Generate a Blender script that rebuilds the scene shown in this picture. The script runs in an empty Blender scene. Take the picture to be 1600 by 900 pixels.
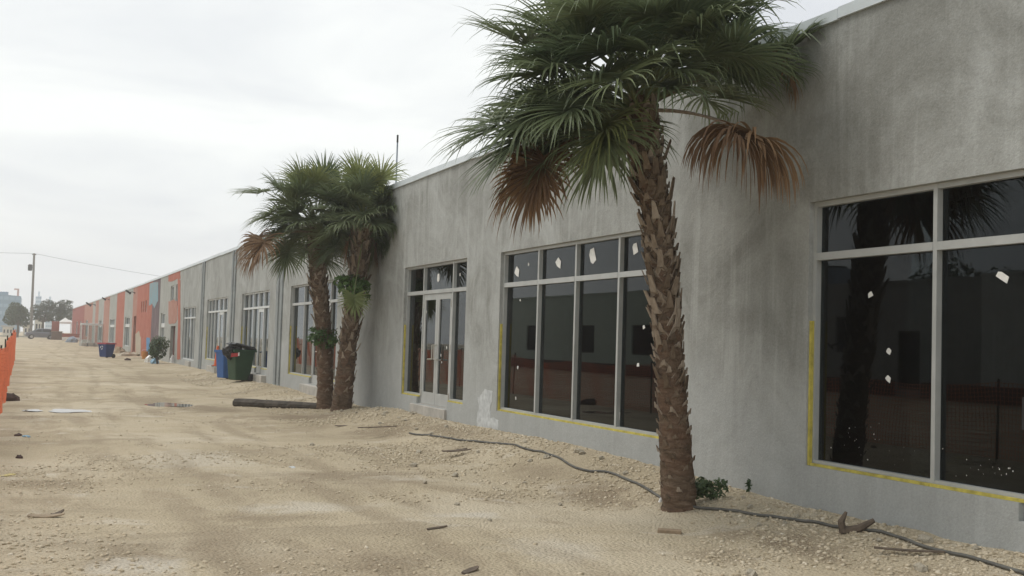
import bpy, math, random
import numpy as np
from mathutils import Vector, Matrix
R_ = math.radians
scn = bpy.context.scene
COL = scn.collection

# ------------------------------------------------------------------ camera
F = 1728.0; YAW, PITCH, ROLL = R_(23.428), R_(2.850), R_(1.747); WX = 6.82; CH = 1.65
fwd = Vector((math.sin(YAW)*math.cos(PITCH), math.cos(YAW)*math.cos(PITCH), math.sin(PITCH)))
r0 = Vector((math.cos(YAW), -math.sin(YAW), 0)); u0 = r0.cross(fwd)
RT = r0*math.cos(ROLL) + u0*math.sin(ROLL); UP = -r0*math.sin(ROLL) + u0*math.cos(ROLL)
CAM = Vector((0, 0, CH))
cd = bpy.data.cameras.new('camera'); co = bpy.data.objects.new('camera', cd); COL.objects.link(co)
m = Matrix((RT, UP, -fwd)).transposed().to_4x4(); m.translation = CAM; co.matrix_world = m
cd.sensor_fit = 'HORIZONTAL'; cd.sensor_width = 36.0; cd.lens = F/1600*36.0
cd.clip_start = 0.05; cd.clip_end = 6000
scn.camera = co

# ------------------------------------------------------------------ sky, sun, exposure
SUN_EL, SUN_AZ = 58, -50          # azimuth from +Y towards +X
w = bpy.data.worlds.new('World'); scn.world = w; w.use_nodes = True
nt = w.node_tree; N = nt.nodes; N.clear(); L = nt.links
out = N.new('ShaderNodeOutputWorld')
sky = N.new('ShaderNodeTexSky'); sky.sky_type = 'NISHITA'; sky.sun_disc = False
sky.sun_elevation = R_(SUN_EL); sky.sun_rotation = R_(SUN_AZ)
bgs = N.new('ShaderNodeBackground'); bgs.inputs[1].default_value = 0.10
L.new(sky.outputs[0], bgs.inputs[0])
tc = N.new('ShaderNodeTexCoord'); mp = N.new('ShaderNodeMapping'); mp.inputs['Scale'].default_value = (1.0, 1.0, 4.2)
L.new(tc.outputs['Generated'], mp.inputs[0])
nz = N.new('ShaderNodeTexNoise'); nz.inputs['Scale'].default_value = 2.3; nz.inputs['Detail'].default_value = 6; nz.inputs['Roughness'].default_value = .5; nz.inputs['Distortion'].default_value = .5
L.new(mp.outputs[0], nz.inputs[0])
rp = N.new('ShaderNodeValToRGB'); L.new(nz.outputs['Fac'], rp.inputs[0])
rp.color_ramp.elements[0].position = .36; rp.color_ramp.elements[0].color = (.68, .705, .74, 1)
rp.color_ramp.elements[1].position = .60; rp.color_ramp.elements[1].color = (.93, .95, .93, 1)
bgc = N.new('ShaderNodeBackground'); bgc.inputs[1].default_value = 1.0; L.new(rp.outputs[0], bgc.inputs[0])
mx = N.new('ShaderNodeMixShader'); mx.inputs[0].default_value = .94
L.new(bgs.outputs[0], mx.inputs[1]); L.new(bgc.outputs[0], mx.inputs[2]); L.new(mx.outputs[0], out.inputs[0])
sd = bpy.data.lights.new('sun', 'SUN'); sd.energy = 1.45; sd.angle = R_(20); sd.color = (1, .96, .9)
so = bpy.data.objects.new('sun', sd); COL.objects.link(so)
dirv = Vector((math.sin(R_(SUN_AZ))*math.cos(R_(SUN_EL)), math.cos(R_(SUN_AZ))*math.cos(R_(SUN_EL)), math.sin(R_(SUN_EL))))
so.rotation_euler = dirv.to_track_quat('Z', 'Y').to_euler(); so.location = (-10, 5, 30)
vs = scn.view_settings; vs.view_transform = 'Standard'; vs.look = 'None'; vs.gamma = 1; vs.exposure = 0.2; vs.use_curve_mapping = False
scn.render.engine = 'CYCLES'
scn.cycles.max_bounces = 8; scn.cycles.volume_bounces = 3; scn.cycles.transparent_max_bounces = 16

# ------------------------------------------------------------------ pixel helpers (photo pixels, 1600 x 900)
def ray(x, y): return fwd + RT*((x-800)/F) - UP*((y-450)/F)
def on_wall(x, y, X=WX): d = ray(x, y); return CAM + d*(X/d.x)
def on_ground(x, y, z=0.0): d = ray(x, y); return CAM + d*((z-CH)/d.z)
def at_depth(x, y, Z): return CAM + ray(x, y)*Z
def at_Y(x, y, Y): d = ray(x, y); return CAM + d*(Y/d.y)

# ------------------------------------------------------------------ numpy value noise
def _hash(ix, iy, seed):
    h = (ix.astype(np.int64)*374761393 + iy.astype(np.int64)*668265263 + seed*982451653) & 0x7fffffff
    h = ((h ^ (h >> 13))*1274126177) & 0x7fffffff
    return ((h ^ (h >> 16)) & 0xffff)/65535.0
def vnoise(x, y, seed=0):
    x = np.asarray(x, float); y = np.asarray(y, float)
    ix = np.floor(x); iy = np.floor(y); fx = x-ix; fy = y-iy
    fx = fx*fx*(3-2*fx); fy = fy*fy*(3-2*fy)
    a = _hash(ix, iy, seed); b = _hash(ix+1, iy, seed); c = _hash(ix, iy+1, seed); d = _hash(ix+1, iy+1, seed)
    return (a*(1-fx)+b*fx)*(1-fy)+(c*(1-fx)+d*fx)*fy - .5
def fbm(x, y, sc, seed=0, oct=3):
    t = 0; a = 1.
    for k in range(oct): t = t + a*vnoise(np.asarray(x)*sc, np.asarray(y)*sc, seed+k); sc *= 2.1; a *= .5
    return t
def sstep(a, b, x): t = np.clip((np.asarray(x, float)-a)/(b-a), 0, 1); return t*t*(3-2*t)
PUD = [(0.80, 24.5, .30, .40), (3.0, 26.6, .42, .55), (0.12, 24.6, .14, .22)]      # x, y, half sizes of the puddles
def gz(X, Y):
    X = np.asarray(X, float); Y = np.asarray(Y, float)
    b = np.interp(Y, [-20, 6, 8.6, 11, 18, 21, 24, 32, 52, 62, 80, 110], [.2, .22, .2, .27, .28, .24, .14, .19, .13, .06, .03, 0])
    w_ = 5.15 + .35*fbm(0*Y, Y, .35, 3)
    z = b*sstep(w_, 6.75, X)
    far = np.clip(1.3-np.hypot(X, Y)/90, .15, 1)
    z = z + far*(.05*fbm(X, Y, .45, 11) + .022*fbm(X, Y, 1.9, 21, 2)) + .010*fbm(X, Y, 7, 31, 2)*sstep(60, 20, Y)
    z = z + .022*sstep(5.6, 6.5, X)*sstep(40, 25, Y)*fbm(X, Y, 2.2, 41, 2)
    for x0, am, fq, ph in ((1.1, .35, .16, .4), (2.75, .35, .16, .4), (2.0, .5, .11, 2.0), (3.7, .5, .11, 2.0)):
        z = z - .022*np.exp(-((X-x0-am*np.sin(Y*fq+ph))/.16)**2)*sstep(-.2, .3, fbm(X*.3, Y, .5, 61)+.1)
    for px, py, ax, ay in PUD:
        d = np.hypot((X-px)/(ax*2.0), (Y-py)/(ay*2.4))
        k = sstep(1.0, .35, d); z = z*(1-k) + k*(-.035)
    return z
def g1(x, y): return float(gz(np.array([x]), np.array([y]))[0])

# ------------------------------------------------------------------ materials
def new_mat(name):
    m = bpy.data.materials.new(name); m.use_nodes = True
    n = m.node_tree.nodes; b = n['Principled BSDF']; return m, n, m.node_tree.links, b
def pos_node(n, l, scale=(1, 1, 1), obj=False):
    if obj: t = n.new('ShaderNodeTexCoord'); o = t.outputs['Object']
    else: t = n.new('ShaderNodeNewGeometry'); o = t.outputs['Position']
    mp = n.new('ShaderNodeMapping'); mp.inputs['Scale'].default_value = scale; l.new(o, mp.inputs[0]); return mp.outputs[0]
def noise(n, l, vec, sc, det=4, rough=.55, dist=0.):
    t = n.new('ShaderNodeTexNoise'); t.inputs['Scale'].default_value = sc; t.inputs['Detail'].default_value = det
    t.inputs['Roughness'].default_value = rough; t.inputs['Distortion'].default_value = dist; l.new(vec, t.inputs['Vector']); return t.outputs['Fac']
def ramp(n, l, fac, stops):
    r = n.new('ShaderNodeValToRGB'); e = r.color_ramp.elements
    while len(e) < len(stops): e.new(.5)
    for i, (p, c) in enumerate(stops): e[i].position = p; e[i].color = (*c, 1) if len(c) == 3 else c
    l.new(fac, r.inputs[0]); return r.outputs[0]
def mixc(n, l, fac, a, b, mode='MIX'):
    m = n.new('ShaderNodeMix'); m.data_type = 'RGBA'; m.blend_type = mode
    def s(i, v):
        if hasattr(v, 'is_linked') or hasattr(v, 'links'): l.new(v, m.inputs[i])
        elif isinstance(v, (int, float)): m.inputs[i].default_value = v
        else: m.inputs[i].default_value = (*v, 1)
    s(0, fac); s(6, a); s(7, b); return m.outputs[2]
def bumpn(n, l, h, b, dist=.01, st=.6):
    k = n.new('ShaderNodeBump'); k.inputs['Distance'].default_value = dist; k.inputs['Strength'].default_value = st
    l.new(h, k.inputs['Height']); l.new(k.outputs[0], b.inputs['Normal'])
def M(name, c, rough=.7, var=.2, scale=6., bump=0., bscale=60., metal=0., c2=None, obj=True, spec=.4):
    m, n, l, b = new_mat(name)
    v = pos_node(n, l, obj=obj)
    c2 = c2 or tuple(x*(1-var) for x in c); c1 = tuple(min(1, x*(1+var*.5)) for x in c)
    col = ramp(n, l, noise(n, l, v, scale, 5, .6), [(.3, c2), (.7, c1)])
    l.new(col, b.inputs['Base Color']); b.inputs['Roughness'].default_value = rough; b.inputs['Metallic'].default_value = metal
    b.inputs['Specular IOR Level'].default_value = spec
    if bump: bumpn(n, l, noise(n, l, v, bscale, 4, .6), b, bump, .7)
    return m
def math_(n, l, op, a, b=None):
    k = n.new('ShaderNodeMath'); k.operation = op
    for i, v in enumerate((a, b)):
        if v is None: continue
        if isinstance(v, (int, float)): k.inputs[i].default_value = v
        else: l.new(v, k.inputs[i])
    return k.outputs[0]

def concrete(name, dark, mid, light, low=None, stain_shade=True):
    m, n, l, b = new_mat(name)
    v = pos_node(n, l)
    big = noise(n, l, v, .85, 9, .68, 1.4)
    col = ramp(n, l, big, [(.34, dark), (.5, mid), (.66, light)])
    vs_ = pos_node(n, l, (1, 2.2, .22)); st = noise(n, l, vs_, 1.3, 5, .62, .3)
    col = mixc(n, l, ramp(n, l, st, [(.56, (0, 0, 0)), (.80, (.25, .25, .25))]), col, tuple(x*.7 for x in dark))
    st2 = noise(n, l, pos_node(n, l, (1, 3.1, .16)), 2.1, 4, .6, .2)
    col = mixc(n, l, ramp(n, l, st2, [(.52, (0, 0, 0)), (.66, (.4, .4, .4))]), col, tuple(min(1, x*1.22) for x in light))
    if low:
        sep = n.new('ShaderNodeSeparateXYZ'); g = n.new('ShaderNodeNewGeometry'); l.new(g.outputs['Position'], sep.inputs[0])
        h = math_(n, l, 'ADD', sep.outputs[2], math_(n, l, 'MULTIPLY', noise(n, l, v, .8, 4, .55, .4), 2.6))
        fac = ramp(n, l, math_(n, l, 'MULTIPLY', h, .2), [(.46, (.62, .62, .62)), (.62, (0, 0, 0))])
        lowc = mixc(n, l, noise(n, l, v, 1.6, 5, .6, .5), tuple(x*.86 for x in low), tuple(x*1.12 for x in low))
        col = mixc(n, l, fac, col, lowc)
        # water stains; the high ones by the near palm partly paint in its shade
        if stain_shade:
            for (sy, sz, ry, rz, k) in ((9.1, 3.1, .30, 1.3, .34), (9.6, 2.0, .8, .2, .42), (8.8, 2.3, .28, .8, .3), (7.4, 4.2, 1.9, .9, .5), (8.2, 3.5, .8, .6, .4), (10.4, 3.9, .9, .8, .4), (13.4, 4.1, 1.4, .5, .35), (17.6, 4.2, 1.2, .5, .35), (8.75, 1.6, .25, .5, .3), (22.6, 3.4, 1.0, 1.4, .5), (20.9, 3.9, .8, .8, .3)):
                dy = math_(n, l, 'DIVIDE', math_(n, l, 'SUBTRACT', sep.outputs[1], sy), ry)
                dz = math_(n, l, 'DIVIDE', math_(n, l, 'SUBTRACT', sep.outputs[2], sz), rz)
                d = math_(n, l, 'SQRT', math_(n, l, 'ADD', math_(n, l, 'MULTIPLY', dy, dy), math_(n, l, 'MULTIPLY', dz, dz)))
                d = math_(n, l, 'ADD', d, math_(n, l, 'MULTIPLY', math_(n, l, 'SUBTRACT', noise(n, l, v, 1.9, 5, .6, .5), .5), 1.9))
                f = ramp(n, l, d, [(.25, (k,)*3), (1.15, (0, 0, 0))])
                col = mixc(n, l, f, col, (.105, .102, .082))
    fine = noise(n, l, v, 38, 5, .65)
    col = mixc(n, l, .35, col, ramp(n, l, fine, [(.3, tuple(x*.7 for x in mid)), (.7, tuple(min(1, x*1.25) for x in mid))]))
    # splashes of dust along the foot
    l.new(col, b.inputs['Base Color']); b.inputs['Roughness'].default_value = .85; b.inputs['Specular IOR Level'].default_value = .25
    bumpn(n, l, math_(n, l, 'ADD', noise(n, l, v, 5, 6, .62), math_(n, l, 'MULTIPLY', noise(n, l, v, 60, 4, .6), .25)), b, .02, .7)
    return m

MT = {}
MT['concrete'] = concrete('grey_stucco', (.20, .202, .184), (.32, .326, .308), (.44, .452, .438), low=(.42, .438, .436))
MT['pilaster'] = concrete('blue_grey_stucco', (.17, .185, .185), (.25, .27, .27), (.31, .335, .335))
MT['step'] = M('pale_concrete', (.42, .40, .36), .85, .25, 4, .006, 50)
MT['coping'] = M('galvanised_flashing', (.62, .67, .69), .5, .15, 2, metal=.15)
MT['alu'] = M('anodised_aluminium', (.44, .45, .435), .5, .12, 4, metal=.2)
MT['alu_far'] = M('pale_aluminium', (.6, .62, .61), .45, .08, 4, metal=.2)
MT['steel'] = M('brushed_steel', (.62, .60, .55), .3, .1, 10, metal=.8)
MT['yellow'] = M('yellow_tape', (.52, .44, .09), .65, .4, 9)
MT['paper'] = M('sticker_paper', (.75, .74, .70), .7, .15, 20)
MT['primer'] = M('white_primer', (.52, .54, .54), .75, .3, 9, .003, 60)
MT['black'] = M('black_plastic', (.015, .015, .016), .45, .2, 8)
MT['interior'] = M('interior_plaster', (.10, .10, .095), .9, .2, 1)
MT['roof'] = M('roof_membrane', (.45, .45, .44), .9, .2, .6)
MT['rock'] = M('limestone_rock', (.47, .42, .33), .9, .35, 9, .01, 40)
MT['bark_debris'] = M('dry_frond_debris', (.13, .10, .075), .85, .4, 14, .004, 60)
MT['brick'] = M('brown_brick', (.30, .225, .15), .9, .25, 20, .003, 60)
MT['hose'] = M('grey_conduit', (.115, .112, .10), .7, .4, 5, .003, 60)
MT['timber'] = M('weathered_timber', (.075, .064, .052), .9, .5, 5, .01, 30)
MT['steel_dark'] = M('dark_lamp_metal', (.03, .03, .03), .5, .2, 10)
def glassm(name, ior, tint):
    m, n, l, b = new_mat(name); n.remove(b)
    o = n['Material Output']; fr = n.new('ShaderNodeFresnel'); fr.inputs[0].default_value = ior
    tr = n.new('ShaderNodeBsdfTransparent'); tr.inputs[0].default_value = (*tint, 1)
    gl = n.new('ShaderNodeBsdfGlossy'); gl.inputs['Roughness'].default_value = .012; gl.inputs['Color'].default_value = (.92, .97, 1, 1)
    v = pos_node(n, l); 
    k = n.new('ShaderNodeBump'); k.inputs['Distance'].default_value = .02; k.inputs['Strength'].default_value = .012
    l.new(noise(n, l, v, 1.1, 2, .5), k.inputs['Height']); l.new(k.outputs[0], gl.inputs['Normal'])
    mx = n.new('ShaderNodeMixShader'); l.new(fr.outputs[0], mx.inputs[0]); l.new(tr.outputs[0], mx.inputs[1]); l.new(gl.outputs[0], mx.inputs[2])
    l.new(mx.outputs[0], o.inputs[0]); return m
MT['glass'] = glassm('dark_tinted_glass', 1.37, (.18, .21, .21))
MT['water'] = None
def waterm():
    m, n, l, b = new_mat('puddle_water'); b.inputs['Base Color'].default_value = (.16, .14, .11, 1); b.inputs['Roughness'].default_value = .03
    b.inputs['IOR'].default_value = 1.45
    v = pos_node(n, l); bumpn(n, l, noise(n, l, v, 9, 2), b, .004, .2); return m
MT['water'] = waterm()
def leafm(name, c1, c2, tr=.25, rough=.45):
    m, n, l, b = new_mat(name)
    oi = n.new('ShaderNodeObjectInfo'); v = pos_node(n, l)
    f = math_(n, l, 'ADD', math_(n, l, 'MULTIPLY', oi.outputs['Random'], .6), math_(n, l, 'MULTIPLY', noise(n, l, v, 7, 3), .5))
    col = ramp(n, l, f, [(.2, c1), (.8, c2)])
    l.new(col, b.inputs['Base Color']); b.inputs['Roughness'].default_value = rough; b.inputs['Specular IOR Level'].default_value = .35
    t = n.new('ShaderNodeBsdfTranslucent'); l.new(col, t.inputs[0])
    mx = n.new('ShaderNodeMixShader'); mx.inputs[0].default_value = tr
    l.new(b.outputs[0], mx.inputs[1]); l.new(t.outputs[0], mx.inputs[2]); l.new(mx.outputs[0], n['Material Output'].inputs[0]); return m
MT['frond'] = leafm('palm_green', (.095, .132, .072), (.19, .225, .115), .35)
MT['frond_young'] = leafm('palm_yellow_green', (.15, .19, .065), (.25, .275, .11), .38)
MT['frond_dead'] = leafm('palm_dead_brown', (.15, .088, .050), (.31, .195, .105), .3, .75)
MT['petiole'] = M('petiole_green', (.13, .15, .06), .5, .25, 6)
MT['vine'] = leafm('vine_leaf', (.05, .10, .03), (.10, .18, .04), .25)
MT['weed'] = leafm('weed_leaf', (.05, .085, .04), (.10, .14, .06), .2)
MT['tree'] = leafm('tree_leaf', (.055, .075, .050), (.10, .125, .075), .25)
MT['tree2'] = leafm('tree_leaf_dark', (.045, .070, .040), (.08, .11, .055), .25)
MT['bark'] = M('tree_bark', (.11, .09, .07), .9, .3, 6, .01, 30)
def trunkm():
    m, n, l, b = new_mat('palm_bark')
    v = pos_node(n, l, (1, 1, 3.4), obj=True)
    a = noise(n, l, v, 7, 6, .7, .6)
    col = ramp(n, l, a, [(.28, (.050, .036, .026)), (.5, (.145, .103, .072)), (.72, (.27, .205, .15))])
    col = mixc(n, l, ramp(n, l, noise(n, l, v, 1.4, 4), [(.42, (0, 0, 0)), (.62, (.4, .4, .4))]), col, (.17, .088, .055))
    l.new(col, b.inputs['Base Color']); b.inputs['Roughness'].default_value = .95; b.inputs['Specular IOR Level'].default_value = .15
    bumpn(n, l, math_(n, l, 'ADD', a, noise(n, l, pos_node(n, l, (1, 1, .4), obj=True), 45, 4)), b, .03, .9); return m
MT['trunk'] = trunkm()
def bootm():
    m, n, l, b = new_mat('leaf_base_fibre')
    oi = n.new('ShaderNodeObjectInfo'); v = pos_node(n, l, (1, 1, .35))
    f = math_(n, l, 'ADD', math_(n, l, 'MULTIPLY', oi.outputs['Random'], .45), math_(n, l, 'MULTIPLY', noise(n, l, v, 26, 5, .65), .6))
    col = ramp(n, l, f, [(.25, (.080, .055, .038)), (.5, (.19, .145, .105)), (.78, (.36, .30, .24))])
    l.new(col, b.inputs['Base Color']); b.inputs['Roughness'].default_value = .9; b.inputs['Specular IOR Level'].default_value = .2
    bumpn(n, l, noise(n, l, pos_node(n, l, (1, 1, .2)), 90, 4), b, .012, .7); return m
MT['boot'] = bootm()
def groundm():
    m, n, l, b = new_mat('crushed_limestone')
    v = pos_node(n, l)
    col = ramp(n, l, noise(n, l, v, .32, 6, .6, .5), [(.32, (.35, .29, .195)), (.5, (.495, .42, .297)), (.66, (.60, .53, .405))])
    # damp, trodden and driven patches: darker earth showing through
    dv = pos_node(n, l, (1.3, .6, 1)); d1 = noise(n, l, dv, .62, 8, .66, 1.0)
    col = mixc(n, l, ramp(n, l, d1, [(.52, (0, 0, 0)), (.60, (.55, .55, .55)), (.72, (.85, .85, .85))]), col, (.27, .212, .145))
    d2 = noise(n, l, pos_node(n, l, (.45, 1.6, 1)), .55, 6, .6, .9)
    col = mixc(n, l, ramp(n, l, d2, [(.54, (0, 0, 0)), (.68, (.65, .65, .65))]), col, (.235, .19, .135))
    col = mixc(n, l, ramp(n, l, noise(n, l, v, 1.15, 6, .6, .8), [(.58, (0, 0, 0)), (.72, (.6, .6, .6))]), col, (.72, .68, .60))
    # the single stones, as colour and relief
    vo = n.new('ShaderNodeTexVoronoi'); vo.inputs['Scale'].default_value = 34; l.new(v, vo.inputs['Vector'])
    sep = n.new('ShaderNodeSeparateXYZ'); l.new(v, sep.inputs[0])
    wob = math_(n, l, 'MULTIPLY', math_(n, l, 'SUBTRACT', noise(n, l, v, 2.1, 8, .72, .8), .5), 2.8)
    def blot(cx, cy, rx, ry, k, c, col):
        dx = math_(n, l, 'DIVIDE', math_(n, l, 'SUBTRACT', sep.outputs[0], cx), rx); dy = math_(n, l, 'DIVIDE', math_(n, l, 'SUBTRACT', sep.outputs[1], cy), ry)
        d = math_(n, l, 'ADD', math_(n, l, 'SQRT', math_(n, l, 'ADD', math_(n, l, 'MULTIPLY', dx, dx), math_(n, l, 'MULTIPLY', dy, dy))), wob)
        return mixc(n, l, ramp(n, l, d, [(.35, (k,)*3), (1.0, (0, 0, 0))]), col, c)
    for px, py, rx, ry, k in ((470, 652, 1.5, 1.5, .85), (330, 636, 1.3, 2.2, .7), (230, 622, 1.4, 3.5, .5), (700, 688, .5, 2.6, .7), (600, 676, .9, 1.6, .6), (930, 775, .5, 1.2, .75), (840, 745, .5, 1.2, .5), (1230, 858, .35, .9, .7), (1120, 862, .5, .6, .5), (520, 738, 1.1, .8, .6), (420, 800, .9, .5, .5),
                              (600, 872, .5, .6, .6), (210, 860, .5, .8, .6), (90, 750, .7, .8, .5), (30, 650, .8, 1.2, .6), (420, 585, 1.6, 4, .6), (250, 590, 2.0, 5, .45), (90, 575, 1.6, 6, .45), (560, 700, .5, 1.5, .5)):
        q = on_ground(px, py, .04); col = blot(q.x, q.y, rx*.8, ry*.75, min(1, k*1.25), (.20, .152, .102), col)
    for px, py, rx, ry, k in ((720, 805, .45, .35, .8), (470, 790, .8, .5, .6), (230, 885, .4, .4, .7), (300, 720, .9, 1.2, .5), (860, 860, .5, .6, .5)):
        q = on_ground(px, py, .0); col = blot(q.x, q.y, rx, ry, k, (.66, .62, .54), col)
    # tyre tracks pressed into the fines: two pairs that wander down the lot
    for x0, am, fq, ph in ((1.1, .35, .16, .4), (2.75, .35, .16, .4), (2.0, .5, .11, 2.0), (3.7, .5, .11, 2.0)):
        cx = math_(n, l, 'ADD', math_(n, l, 'MULTIPLY', math_(n, l, 'SINE', math_(n, l, 'ADD', math_(n, l, 'MULTIPLY', sep.outputs[1], fq), ph)), am), x0)
        d = math_(n, l, 'ADD', math_(n, l, 'ABSOLUTE', math_(n, l, 'SUBTRACT', sep.outputs[0], cx)), math_(n, l, 'MULTIPLY', wob, .12))
        brk = noise(n, l, pos_node(n, l, (1, .35, 1)), 1.1, 3)
        col = mixc(n, l, math_(n, l, 'MULTIPLY', ramp(n, l, d, [(.08, (.62,)*3), (.22, (0, 0, 0))]), ramp(n, l, brk, [(.42, (0, 0, 0)), (.58, (1, 1, 1))])), col, (.26, .205, .14))
    col = mixc(n, l, .34, col, ramp(n, l, noise(n, l, v, 46, 4, .7), [(.3, (.22, .175, .115)), (.55, (.48, .405, .29)), (.75, (.72, .66, .54))]))
    l.new(col, b.inputs['Base Color']); b.inputs['Roughness'].default_value = .95; b.inputs['Specular IOR Level'].default_value = .15
    h = math_(n, l, 'ADD', math_(n, l, 'MULTIPLY', noise(n, l, v, 24, 5, .7), 1.0), math_(n, l, 'MULTIPLY', vo.outputs['Distance'], -.8))
    bumpn(n, l, h, b, .035, .75); return m
MT['ground'] = groundm()
def gravelm():
    m, n, l, b = new_mat('limestone_gravel')
    v = pos_node(n, l)
    col = ramp(n, l, noise(n, l, v, 19, 2, .5), [(.22, (.29, .235, .16)), (.42, (.45, .38, .27)), (.6, (.55, .475, .355)), (.8, (.72, .67, .57))])
    l.new(col, b.inputs['Base Color']); b.inputs['Roughness'].default_value = .95; b.inputs['Specular IOR Level'].default_value = .15
    bumpn(n, l, noise(n, l, v, 120, 3), b, .006, .6); return m
MT['gravel'] = gravelm()

# ------------------------------------------------------------------ mesh builder
class MB:
    def __init__(s): s.v = []; s.f = []
    def add(s, vs, fs): o = len(s.v); s.v += [tuple(p) for p in vs]; s.f += [tuple(i+o for i in f) for f in fs]; return s
    def box(s, x0, x1, y0, y1, z0, z1):
        return s.add([(x0, y0, z0), (x1, y0, z0), (x1, y1, z0), (x0, y1, z0), (x0, y0, z1), (x1, y0, z1), (x1, y1, z1), (x0, y1, z1)],
                     [(0, 3, 2, 1), (4, 5, 6, 7), (0, 1, 5, 4), (1, 2, 6, 5), (2, 3, 7, 6), (3, 0, 4, 7)])
    def hexa(s, lo, hi):      # two rings of four points
        return s.add(list(lo)+list(hi), [(0, 3, 2, 1), (4, 5, 6, 7), (0, 1, 5, 4), (1, 2, 6, 5), (2, 3, 7, 6), (3, 0, 4, 7)])
    def prism(s, poly, ax, a, b):   # polygon (2-D) pushed along an axis from a to b
        n = len(poly)
        def P(p, t): return {'x': (t, p[0], p[1]), 'y': (p[0], t, p[1]), 'z': (p[0], p[1], t)}[ax]
        return s.add([P(p, a) for p in poly]+[P(p, b) for p in poly], [tuple(range(n))[::-1], tuple(range(n, 2*n))]+[(i, (i+1) % n, (i+1) % n+n, i+n) for i in range(n)])
    def tube(s, pts, rad, n=8, cap=True, jit=0., rng=None):
        pts = [Vector(p) for p in pts]; rings = []
        if isinstance(rad, (int, float)): rad = [rad]*len(pts)
        ref = None; vs = []
        for i, p in enumerate(pts):
            t = (pts[min(i+1, len(pts)-1)]-pts[max(i-1, 0)]).normalized()
            if ref is None: ref = t.orthogonal().normalized()
            a = (ref - t*ref.dot(t)).normalized(); ref = a; b = t.cross(a)
            for k in range(n):
                q = 2*math.pi*k/n; rr = rad[i]*(1+(rng.uniform(-jit, jit) if rng else 0))
                vs.append(p+(a*math.cos(q)+b*math.sin(q))*rr)
        fs = []
        for i in range(len(pts)-1):
            for k in range(n):
                k2 = (k+1) % n; fs.append((i*n+k, i*n+k2, (i+1)*n+k2, (i+1)*n+k))
        if cap: fs += [tuple(range(n))[::-1], tuple(range((len(pts)-1)*n, len(pts)*n))]
        return s.add(vs, fs)
    def lathe(s, prof, c=(0, 0, 0), n=20, ax='z'):
        vs = []; 
        for r, h in prof:
            for k in range(n):
                q = 2*math.pi*k/n; p = (r*math.cos(q), r*math.sin(q), h)
                if ax == 'x': p = (p[2], p[0], p[1])
                if ax == 'y': p = (p[0], p[2], p[1])
                vs.append((p[0]+c[0], p[1]+c[1], p[2]+c[2]))
        fs = []
        for i in range(len(prof)-1):
            for k in range(n): k2 = (k+1) % n; fs.append((i*n+k, i*n+k2, (i+1)*n+k2, (i+1)*n+k))
        fs += [tuple(range(n))[::-1], tuple(range((len(prof)-1)*n, len(prof)*n))]
        return s.add(vs, fs)
    def build(s, name, mat, parent=None, org=None, smooth=False):
        # vertices are world coordinates when org is given (the parent's or the object's own place), else local
        me = bpy.data.meshes.new(name)
        o3 = Vector(org) if org is not None else Vector((0, 0, 0))
        me.from_pydata([(p[0]-o3.x, p[1]-o3.y, p[2]-o3.z) for p in s.v], [], s.f); me.validate(); me.update()
        me.materials.append(MT[mat] if isinstance(mat, str) else mat)
        if smooth: me.polygons.foreach_set('use_smooth', [True]*len(me.polygons))
        o = bpy.data.objects.new(name, me); COL.objects.link(o)
        if parent: o.parent = parent
        elif org is not None: o.location = o3
        return o
def recalc(o):
    import bmesh
    b = bmesh.new(); b.from_mesh(o.data); bmesh.ops.remove_doubles(b, verts=b.verts, dist=1e-5); bmesh.ops.recalc_face_normals(b, faces=b.faces); b.to_mesh(o.data); b.free(); return o
def bevel(o, wdt=.01, seg=2):
    md = o.modifiers.new('bevel', 'BEVEL'); md.width = wdt; md.segments = seg; md.limit_method = 'ANGLE'; return o
def tag(o, label=None, cat=None, group=None, kind=None):
    if label: o['label'] = label
    if cat: o['category'] = cat
    if group: o['group'] = group
    if kind: o['kind'] = kind
    return o
def thing(name, label, cat, loc=(0, 0, 0), rz=0., group=None):
    o = bpy.data.objects.new(name, None); COL.objects.link(o); o.location = loc; o.rotation_euler = (0, 0, rz); o.empty_display_size = .2
    return tag(o, label, cat, group)
def copy_tree(o, parent=None):
    c = o.copy(); COL.objects.link(c); c.parent = parent
    for ch in o.children: copy_tree(ch, c)
    return c

# ------------------------------------------------------------------ ground
def ground():
    ys = [-60, -30, -15, -8, -4, -1, 1.5, 3, 4.5]
    y = 5.6
    while y < 70: ys.append(y); y += max(.05, .0065*y)
    while y < 300: ys.append(y); y *= 1.06
    ys += [350, 420, 520, 600]
    xs = [-420, -200, -90, -45, -25, -15, -9, -6, -4, -3, -2.2] + list(np.arange(-1.6, 7.0, .065)) + [7.2, 9, 15, 30, 60, 150, 420]
    X, Y = np.meshgrid(np.array(xs), np.array(ys)); Z = gz(X, Y)
    Z = np.where((X > 7.1) & (Y < 216), -.15, Z)
    nx, ny = len(xs), len(ys)
    v = np.stack([X.ravel(), Y.ravel(), Z.ravel()], 1)
    i = np.arange(nx*ny).reshape(ny, nx)
    f = np.stack([i[:-1, :-1], i[:-1, 1:], i[1:, 1:], i[1:, :-1]], -1).reshape(-1, 4)
    me = bpy.data.meshes.new('ground'); me.from_pydata(v.tolist(), [], f.tolist()); me.materials.append(MT['ground'])
    me.polygons.foreach_set('use_smooth', [True]*len(me.polygons)); me.update()
    o = bpy.data.objects.new('ground', me); COL.objects.link(o); o['kind'] = 'structure'
ground()

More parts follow.
